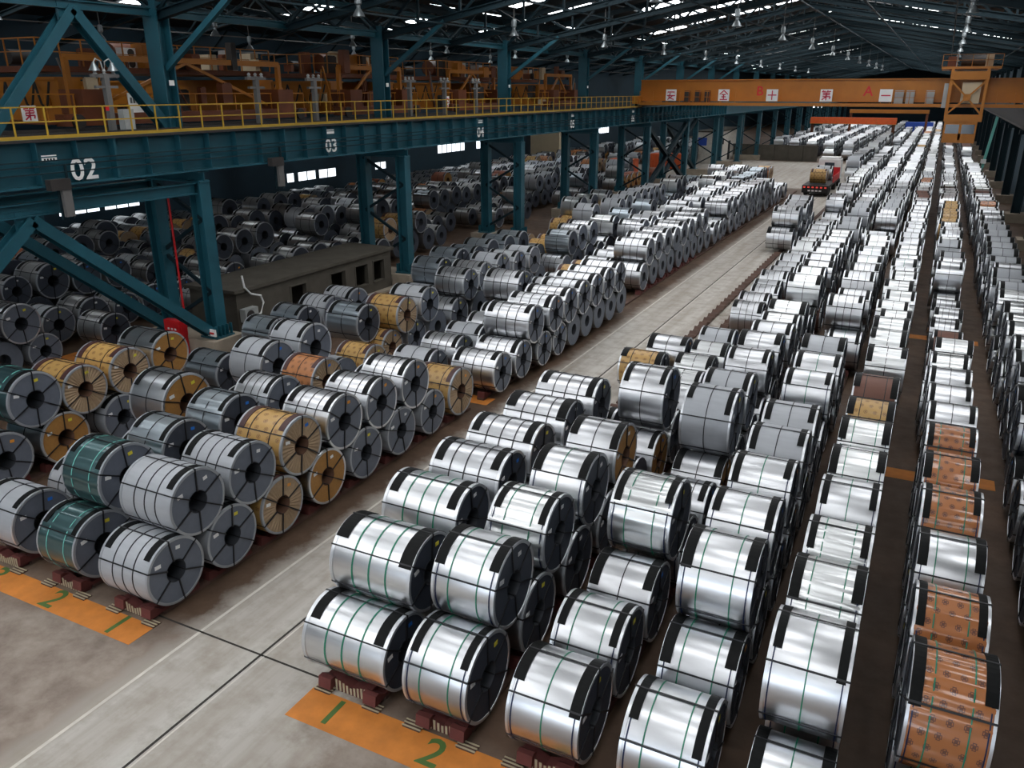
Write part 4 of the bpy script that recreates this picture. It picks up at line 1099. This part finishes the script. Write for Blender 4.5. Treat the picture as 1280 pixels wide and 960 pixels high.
cb = part('operator_cab', MB().box(-1.35, 1.3, -2.0, .2, -2.0, -1.75).box(-1.35, 1.3, -2.0, .2, -.4, -.15).box(-1.35, -1.2, -2, .2, -1.75, -.4).box(1.15, 1.3, -2, .2, -1.75, -.4).box(-1.2, 1.15, .1, .2, -1.75, -.4).box(-.1, .1, -2, -1.9, -1.75, -.4).box(-1.2, 1.15, -2, -1.9, -1.75, -1.2), 'crane_orange', tr)
for a, b in ((-1.2, -.1), (.1, 1.15)): part('cab_window', MB().box(a, b, -1.96, -1.93, -1.2, -.4), 'glass_dark', cb)
# a second, farther crane bridge
t = thing('bridge_crane', 'distant red-orange crane bridge low behind the main crane', 'crane', (0, 205, 0))
part('girder', MB().box(-27, -9, 0, 1, 5.0, 6.3), 'signal_orange', t); part('walkway', MB().box(-27, -9, -1, 0, 4.9, 5.0), 'crane_orange', t); part('rear_girder', MB().box(-20, -3, 12, 13, 7.0, 7.8), 'crane_orange', t)
part('support_leg', MB().box(-26.8, -26.2, .1, .8, 0, 5.0).box(-9.8, -9.2, .1, .8, 0, 5.0).box(-3.6, -3.1, 12.2, 12.8, 0, 7.0).box(-19.9, -19.4, 12.2, 12.8, 0, 7.0), 'crane_dark', t)
railing(t, (-27, -1, 5.0), (-9, -1, 5.0), 1.0, 2, 'crane_orange')

# ------------------------------------------------------------------ cranes of the side bay
def side_crane(label, y, seed, gap=5.2, tx=-38.0):
    r = random.Random(seed)
    t = thing('bridge_crane', label, 'crane', (0, y, 10.45))
    for k, yy in enumerate((0, gap)):
        part('girder', MB().box(-60.5, -34.2, yy - .55, yy + .55, .35, 2.0).box(-60.5, -34.2, yy - .7, yy + .7, 2.0, 2.1).box(-60.5, -34.2, yy - .7, yy + .7, .25, .35), 'crane_orange', t)
    for x in (-33.0, -60.5):
        e = part('end_truck', MB().box(x - .3, x + .3, -1.6, gap + 1.6, .12, .6).box(x - 1.2, x + .3, -.6, .6, .6, 1.6).box(x - 1.2, x + .3, gap - .6, gap + .6, .6, 1.6), 'crane_dark', t)
        for yy in (-1.0, gap + 1.0): part('wheel', MB().lathe([(0, -.1), (.3, -.1), (.3, .1), (0, .1)], 14, (x + .32, yy, .3), 'x'), 'machine_dark', e)
    part('walkway', MB().box(-60, -33.2, -2.0, -.7, .2, .3), 'crane_dark', t)
    railing(t, (-58, -2.0, .3), (-33.2, -2.0, .3), 1.1, 1.6, 'crane_orange'); railing(t, (-33.2, -2.0, .3), (-33.2, gap + 2, .3), 1.1, 1.3, 'crane_orange')
    # trolley with its machinery deck
    part('trolley_deck', MB().box(tx - 2.6, tx + 2.6, -1.0, gap + 1.0, 2.3, 2.55), 'crane_dark', t)
    railing(t, (tx - 2.6, -1.0, 2.55), (tx + 2.6, -1.0, 2.55), 1.1, 1.1, 'crane_orange'); railing(t, (tx + 2.6, -1.0, 2.55), (tx + 2.6, gap + 1, 2.55), 1.1, 1.1, 'crane_orange')
    part('hoist_drum', MB().lathe([(0, -1.4), (.55, -1.4), (.55, 1.4), (0, 1.4)], 18, (tx, gap / 2, 3.2), 'y'), 'crane_dark', t, True)
    part('gearbox', MB().box(tx + .9, tx + 2.0, gap / 2 - .8, gap / 2 + .6, 2.55, 3.7).lathe([(0, -.4), (.4, -.4), (.4, .4), (0, .4)], 12, (tx + 1.4, gap / 2 + 1.1, 3.1), 'x'), 'crane_orange', t)
    part('motor', MB().lathe([(0, -.6), (.33, -.6), (.33, .6), (0, .6)], 12, (tx - 1.5, 1.0, 3.0), 'y'), 'machine_dark', t, True)
    for k in range(3):
        x = tx - 2 + 1.6 * k; cbn = part('electrical_cabinet', MB().box(x, x + .8, gap + .2, gap + .8, 2.55, 3.5 + .2 * (k % 2)), r.choice(['beige_wall', 'crane_dark', 'grey_paint']), t)
    for k in range(4):
        x = -34.6 - 2.1 * k; part('floor_cabinet', MB().box(x - .5, x + .5, gap + .8, gap + 1.4, .4, 1.7 - .3 * (k % 2)), r.choice(['crane_dark', 'beige_wall', 'crane_orange', 'machine_dark']), t)
    for k in range(7): part('cable_loop', MB().tube([(-34.5 - 1.0 * k, -.75, 1.9), (-34.8 - 1.0 * k, -.78, 1.0), (-35.0 - 1.0 * k, -.75, .8), (-35.2 - 1.0 * k, -.78, 1.0), (-35.5 - 1.0 * k, -.75, 1.9)], .05, 6), 'rubber', t)
    for k in range(26):
        x = -33.4 - abs(r.gauss(0, 1.6)); yy = r.uniform(-1.6, gap + 1.6); z = r.choice([.3, .3, .9, 2.55]); a, b, h = r.uniform(.15, .6), r.uniform(.2, .9), r.uniform(.3, 1.3)
        part(r.choice(['machine_housing', 'relay_box', 'buffer_block']), MB().box(x - a / 2, x + a / 2, yy - b / 2, yy + b / 2, z, z + h).box(x - a / 2 - .03, x + a / 2 + .03, yy - b / 3, yy + b / 3, z + h, z + h + .05), r.choice(['crane_dark', 'crane_dark', 'machine_dark', 'crane_orange', 'machine_dark', 'crane_dark', 'beige_wall']), t)
    for k in range(10):
        x = -33.3 - r.uniform(0, 1.5); yy = r.uniform(-1.8, gap + 1.6); q = yy + r.uniform(-1.2, 1.2)
        part('stay_pipe', MB().bar((x, yy, r.uniform(.3, .8)), (x, q, r.uniform(1.6, 3.2)), .07), r.choice(['crane_dark', 'crane_orange', 'post_grey']), t)
    part('stay_frame', MB().bar((-33.6, -.5, .4), (-33.6, -.5, 2.9), .22).bar((-33.6, gap + .5, .4), (-33.6, gap + .5, 2.9), .22).bar((-33.6, -.5, 2.9), (-33.6, gap + .5, 2.9), .26).bar((-33.6, -.5, .4), (-33.6, gap / 2, 2.8), .14).bar((-33.6, gap + .5, .4), (-33.6, gap / 2, 2.8), .14), 'crane_orange', t)
    return t
c1 = side_crane('orange side-bay crane at the left edge, air conditioners on its deck', 25.0, 1, 12.0, -37.2)
ac = part('air_conditioner', MB().box(-36.4, -36.0, 4.4, 5.6, 2.56, 3.0).box(-36.4, -36.0, 4.4, 5.6, 3.05, 3.5), 'white_paint', c1)
for z in (2.78, 3.28): part('fan_grille', MB().lathe([(0, .02), (.17, .02), (.19, 0), (.19, -.02)], 18, (-35.98, 4.9, z), 'x'), 'machine_dark', ac)
b_ = part('banner', MB().box(-33.15, -33.1, 2.0, 2.75, .1, 1.45), 'white_paint', c1)
for k in range(4): part('banner_mark', MB().box(-33.10, -33.09, 2.08 + .16 * k, 2.19 + .16 * k, 1.0, 1.25), 'post_grey', b_)
c2 = side_crane('orange side-bay crane left of the second column, above number 03', 43.4, 2, 5.6, -36.6)
c3 = side_crane('orange side-bay crane behind the third column', 56.5, 3, 6.2, -36.8)
c4 = side_crane('farthest orange side-bay crane near the main bridge crane', 74.0, 5, 5.0, -40)
for t_, y, k, sz in ((c1, 22.1 - 25, 'di', .62), (c1, 37.8 - 25, 'shi', .5), (c2, 49.2 - 43.4, 'quan', .8), (c3, 54.6 - 56.5, 'an', .8)):
    sg = sign(t_, -33.0, y, .35, sz, k, nrm='x')
# ------------------------------------------------------------------ concrete shed between the first pedestals
t = thing('utility_shed', 'low dark concrete shed with dark openings between the two columns', 'shed', (-30.2, 0, 0))
holes = [(33.2, 34.4, .6, 1.95), (36.6, 37.9, .75, 2.0), (38.9, 40.1, .75, 2.0), (40.7, 41.8, .75, 2.0)]
mb = MB(); cur = 29.2
for p, q, r_, s_ in holes:
    mb.box(-.25, 0, cur, p, 0, 2.45).box(-.25, 0, p, q, 0, r_).box(-.25, 0, p, q, s_, 2.45); cur = q
mb.box(-.25, 0, cur, 42.6, 0, 2.45)
part('front_wall', mb, 'concrete_dark', t)
part('side_wall', MB().box(-3.2, -.25, 42.35, 42.6, 0, 2.45), 'concrete_dark', t); part('side_wall', MB().box(-3.2, -.25, 29.2, 29.45, 0, 2.45), 'concrete_dark', t)
part('rear_wall', MB().box(-3.2, -2.95, 29.45, 42.35, 0, 2.45), 'concrete_dark', t)
part('roof_slab', MB().box(-3.4, .15, 29.0, 42.8, 2.45, 2.62), 'concrete_dark', t)
for p, q, r_, s_ in holes: part('opening_frame', MB().box(-.02, .04, p - .08, p, r_, s_).box(-.02, .04, q, q + .08, r_, s_).box(-.02, .04, p - .08, q + .08, s_, s_ + .08).box(-.02, .08, p - .08, q + .08, r_ - .08, r_), 'concrete_dark', t)
part('kerb', MB().box(.0, .5, 30, 46, 0, .12), 'concrete', t)
t = thing('air_conditioner', 'grey-white outdoor air conditioner unit on the shed wall', 'air conditioner', (-30.15, 29.75, .95))
part('casing', MB().box(.0, .38, -.45, .45, 0, .68), 'grey_paint', t); part('fan_grille', MB().lathe([(0, .02), (.24, .02), (.27, 0), (.27, -.02)], 18, (.39, -.1, .34), 'x'), 'machine_dark', t)
part('bracket', MB().box(-.05, .36, -.35, -.3, -.06, 0).box(-.05, .36, .3, .35, -.06, 0), 'post_grey', t)
o = part('drain_hose', MB().tube([(-30.05, 29.6, 3.3), (-30.0, 29.65, 2.7), (-29.95, 30.0, 2.3), (-29.9, 30.6, 2.1), (-29.9, 30.75, 1.7), (-29.9, 30.5, 1.2), (-29.95, 30.25, 1.1)], .05, 8), 'white_paint', None)
tag(o, 'white curved pipe hanging on the shed wall above the air conditioner', 'pipe')
o = part('gas_bottle', MB().lathe([(0, 0), (.2, 0), (.22, .1), (.22, .55), (.12, .72), (.06, .74), (.06, .84), (0, .84)], 14), 'white_paint', None, True); o.location = (-29.7, 30.55, .12); tag(o, 'small white bottle standing by the shed wall', 'bottle')
t = thing('fire_cabinet', 'bright red fire cabinet with white lettering before the pedestal', 'fire cabinet', (-31.15, 26.2, 0))
part('cabinet', MB().box(-.55, .55, -.25, .1, .0, 1.75), 'red_paint', t); part('door', MB().box(-.5, .5, -.28, -.25, .05, 1.7), 'red_paint', t)
for z, n_, wd in ((1.3, 3, .12), (1.1, 3, .16), (.72, 4, .08), (.55, 5, .08), (.4, 5, .06), (.28, 4, .06)):
    for k in range(n_): part('letter', MB().box(-.3 + .22 * k * (3 / n_) , -.3 + .22 * k * (3 / n_) + wd, -.285, -.28, z, z + (.09 if z > .8 else .05)), 'white_paint', t)
t = thing('fire_extinguisher', 'small dark red fire extinguisher left of the red cabinet', 'fire extinguisher', (-32.6, 26.15, .35))
part('cylinder_body', MB().lathe([(0, 0), (.11, 0), (.11, .5), (.05, .6), (.05, .68), (0, .68)], 12), 'red_paint', t, True); part('nozzle', MB().tube([(0, 0, .66), (0, -.14, .62), (0, -.16, .3)], .02), 'rubber', t)
part('bracket', MB().box(-.06, .06, .1, .2, -.0, .5), 'machine_dark', t)
o = part('column_sign', MB().box(-.25, .25, -.02, .02, 0, .34).box(-.18, .18, -.03, -.02, .1, .22), 'white_paint', None); o.location = (-29.3, 26.6, 1.05); part('arrow_mark', MB().box(-.15, .15, -.05, -.03, .11, .2), 'red_paint', o)
tag(o, 'white sign with red mark at foot of the first column', 'sign')
o = part('fire_pipe', MB().tube([(-31.1, 26.7, .86), (-31.1, 26.7, 7.6)], .05), 'red_paint', None); tag(o, 'thin red standpipe rising up the first column', 'pipe')

# ------------------------------------------------------------------ truck and far things
t = thing('flatbed_truck', 'flatbed truck with white cab standing at the end of road', 'truck', (-12.4, 105, 0))
part('bed', MB().box(-1.5, 1.5, 0, 11.5, 1.05, 1.3), 'machine_dark', t); part('side_board', MB().box(1.42, 1.5, 4.5, 11.3, 1.3, 2.1), 'red_paint', t)
part('rear_bumper', MB().box(-1.5, 1.5, -.1, 0, .45, 1.3), 'rubber', t)
for k in range(6): part('tail_light', MB().box(-1.35 + .48 * k, -1.12 + .48 * k, -.14, -.1, 1.02, 1.18), 'tail_red', t)
for k in range(4): part('plate', MB().box(-.8 + .42 * k, -.52 + .42 * k, -.13, -.1, .62, .78), 'white_paint', t)
for yy in (1.2, 2.6, 9.0, 13.6):
    for x in (-1.15, 1.15): part('wheel', MB().lathe([(0, -.25), (.36, -.25), (.5, -.18), (.5, .18), (.36, .25), (0, .25)], 16, (x, yy, .5), 'x'), 'rubber', t, True)
part('chassis', MB().box(-.9, .9, .2, 14.4, .6, 1.05), 'machine_dark', t)
cb = part('cab', MB().box(-1.35, 1.35, 12.2, 14.8, 1.0, 3.5).box(-1.2, 1.2, 12.4, 14.4, 3.5, 3.75), 'white_paint', t); part('rear_window', MB().box(-.6, .6, 12.17, 12.2, 2.4, 3.1), 'glass_dark', cb)
part('headboard', MB().box(-1.45, 1.45, 11.3, 11.5, 1.35, 2.6), 'red_paint', t)
CX = len(COILS)
for yy, tt, lab in ((2.4, 'kraft', 'yellow-orange paper coil carried at the rear of the truck'), (7.6, 'silver', 'silver coil carried behind the white truck cab')):
    c = dict(row='T', xf=-12.4 + .95, y=105 + yy, z=1.36 + .85, D=1.7, W=1.9, t=tt, tier=0, label=lab); build_coil(c, 20)
def simple_box(name, label, cat, x0, x1, y0, y1, z1, mat, extra=()):
    t = thing(name, label, cat, ((x0 + x1) / 2, y0, 0))
    hx = (x1 - x0) / 2
    part('shell', MB().box(-hx, hx, 0, y1 - y0, .08, z1), mat, t)
    part('skid', MB().box(-hx + .05, hx - .05, .1, y1 - y0 - .1, 0, .08), 'machine_dark', t)
    k = max(2, int((x1 - x0) / .5)); rm = MB().box(-.06, .06, -.05, 0, .2, z1 - .12).mesh('rib', (mat,))
    for i in range(k): link('rib', rm, t, loc=(-hx + (x1 - x0) * (i + .5) / k, 0, 0))
    for (n_, m_, b) in extra: part(n_, MB().box(*b), m_, t)
    return t
simple_box('container', 'orange container behind the X-bracing left of panel hut', 'container', -41.8, -36.6, 133, 136, 2.3, 'signal_orange', [('door_bar', 'crane_dark', (.5, .6, -.08, -.05, .2, 2.1))])
simple_box('container', 'rust-orange bin on dark truck bed behind the columns', 'container', -43.5, -39.8, 118, 121, 2.4, 'signal_orange', [('marking', 'white_paint', (.3, .9, -.07, -.05, 1.0, 1.6))])
simple_box('container', 'blue container with white marks at far end of rows', 'container', -8.5, -2.0, 243, 246, 4.3, 'blue_paint', [('mark', 'white_paint', (-.9, -.5, -.08, -.05, 2.6, 3.2)), ('mark', 'white_paint', (0, .4, -.08, -.05, 2.6, 3.2)), ('mark', 'white_paint', (.9, 1.3, -.08, -.05, 2.6, 3.2))])
t = thing('panel_hut', 'pale concrete hut with a blue sign beyond the cross aisle', 'hut', (-36, 146, 0))
part('wall_body', MB().box(-1.8, 1.8, 0, 20, 0, 5.2), 'white_floor', t); part('roof_cap', MB().box(-1.95, 1.95, -.15, 20.15, 5.2, 5.4), 'concrete_dark', t)
part('blue_sign', MB().box(-1.4, .1, -.06, 0, 3.0, 4.3), 'blue_paint', t); part('vent', MB().box(1.8, 1.86, 4, 5.2, 3.0, 3.9), 'black_void', t); part('door', MB().box(1.8, 1.86, 9, 10.5, .1, 3.4), 'black_void', t)
t = thing('low_wall', 'low dark concrete wall beyond the cross aisle before far coils', 'wall', (-28, 158.5, 0))
for k in range(6): part('wall_panel', MB().box(-6 + 2.5 * k, -3.55 + 2.5 * k, 0, .4, 0, 2.6), 'concrete_dark', t)
part('coping', MB().box(-6.1, 9.0, -.05, .45, 2.6, 2.72), 'concrete_dark', t)
t = thing('beige_panel', 'tall beige column slab standing in the side bay behind columns', 'cabinet', (-58.5, 128, 0))  # plain upright beige slab with a small dark mark
part('slab_body', MB().box(-2.6, 2.6, 0, 2, 0, 7.6), 'beige_wall', t); part('hole', MB().box(.9, 1.3, -.03, 0, 5.6, 6.2), 'black_void', t); part('plinth', MB().box(-2.7, 2.7, -.1, 2.1, 0, .3), 'concrete_dark', t)
t = thing('jib_post', 'slim bright teal slanting post under the crane on right', 'post', (6.4, 140, 0))
part('mast', MB().bar((-.4, 0, 0), (.5, 0, 8.6), .35, .35, up=(0, 1, 0)), 'mint_strap', t); part('foot', MB().box(-.8, .1, -.5, .5, 0, .3), 'concrete', t); part('lamp_box', MB().box(-.6, .1, -.45, -.18, 2.0, 2.6), 'white_paint', t)
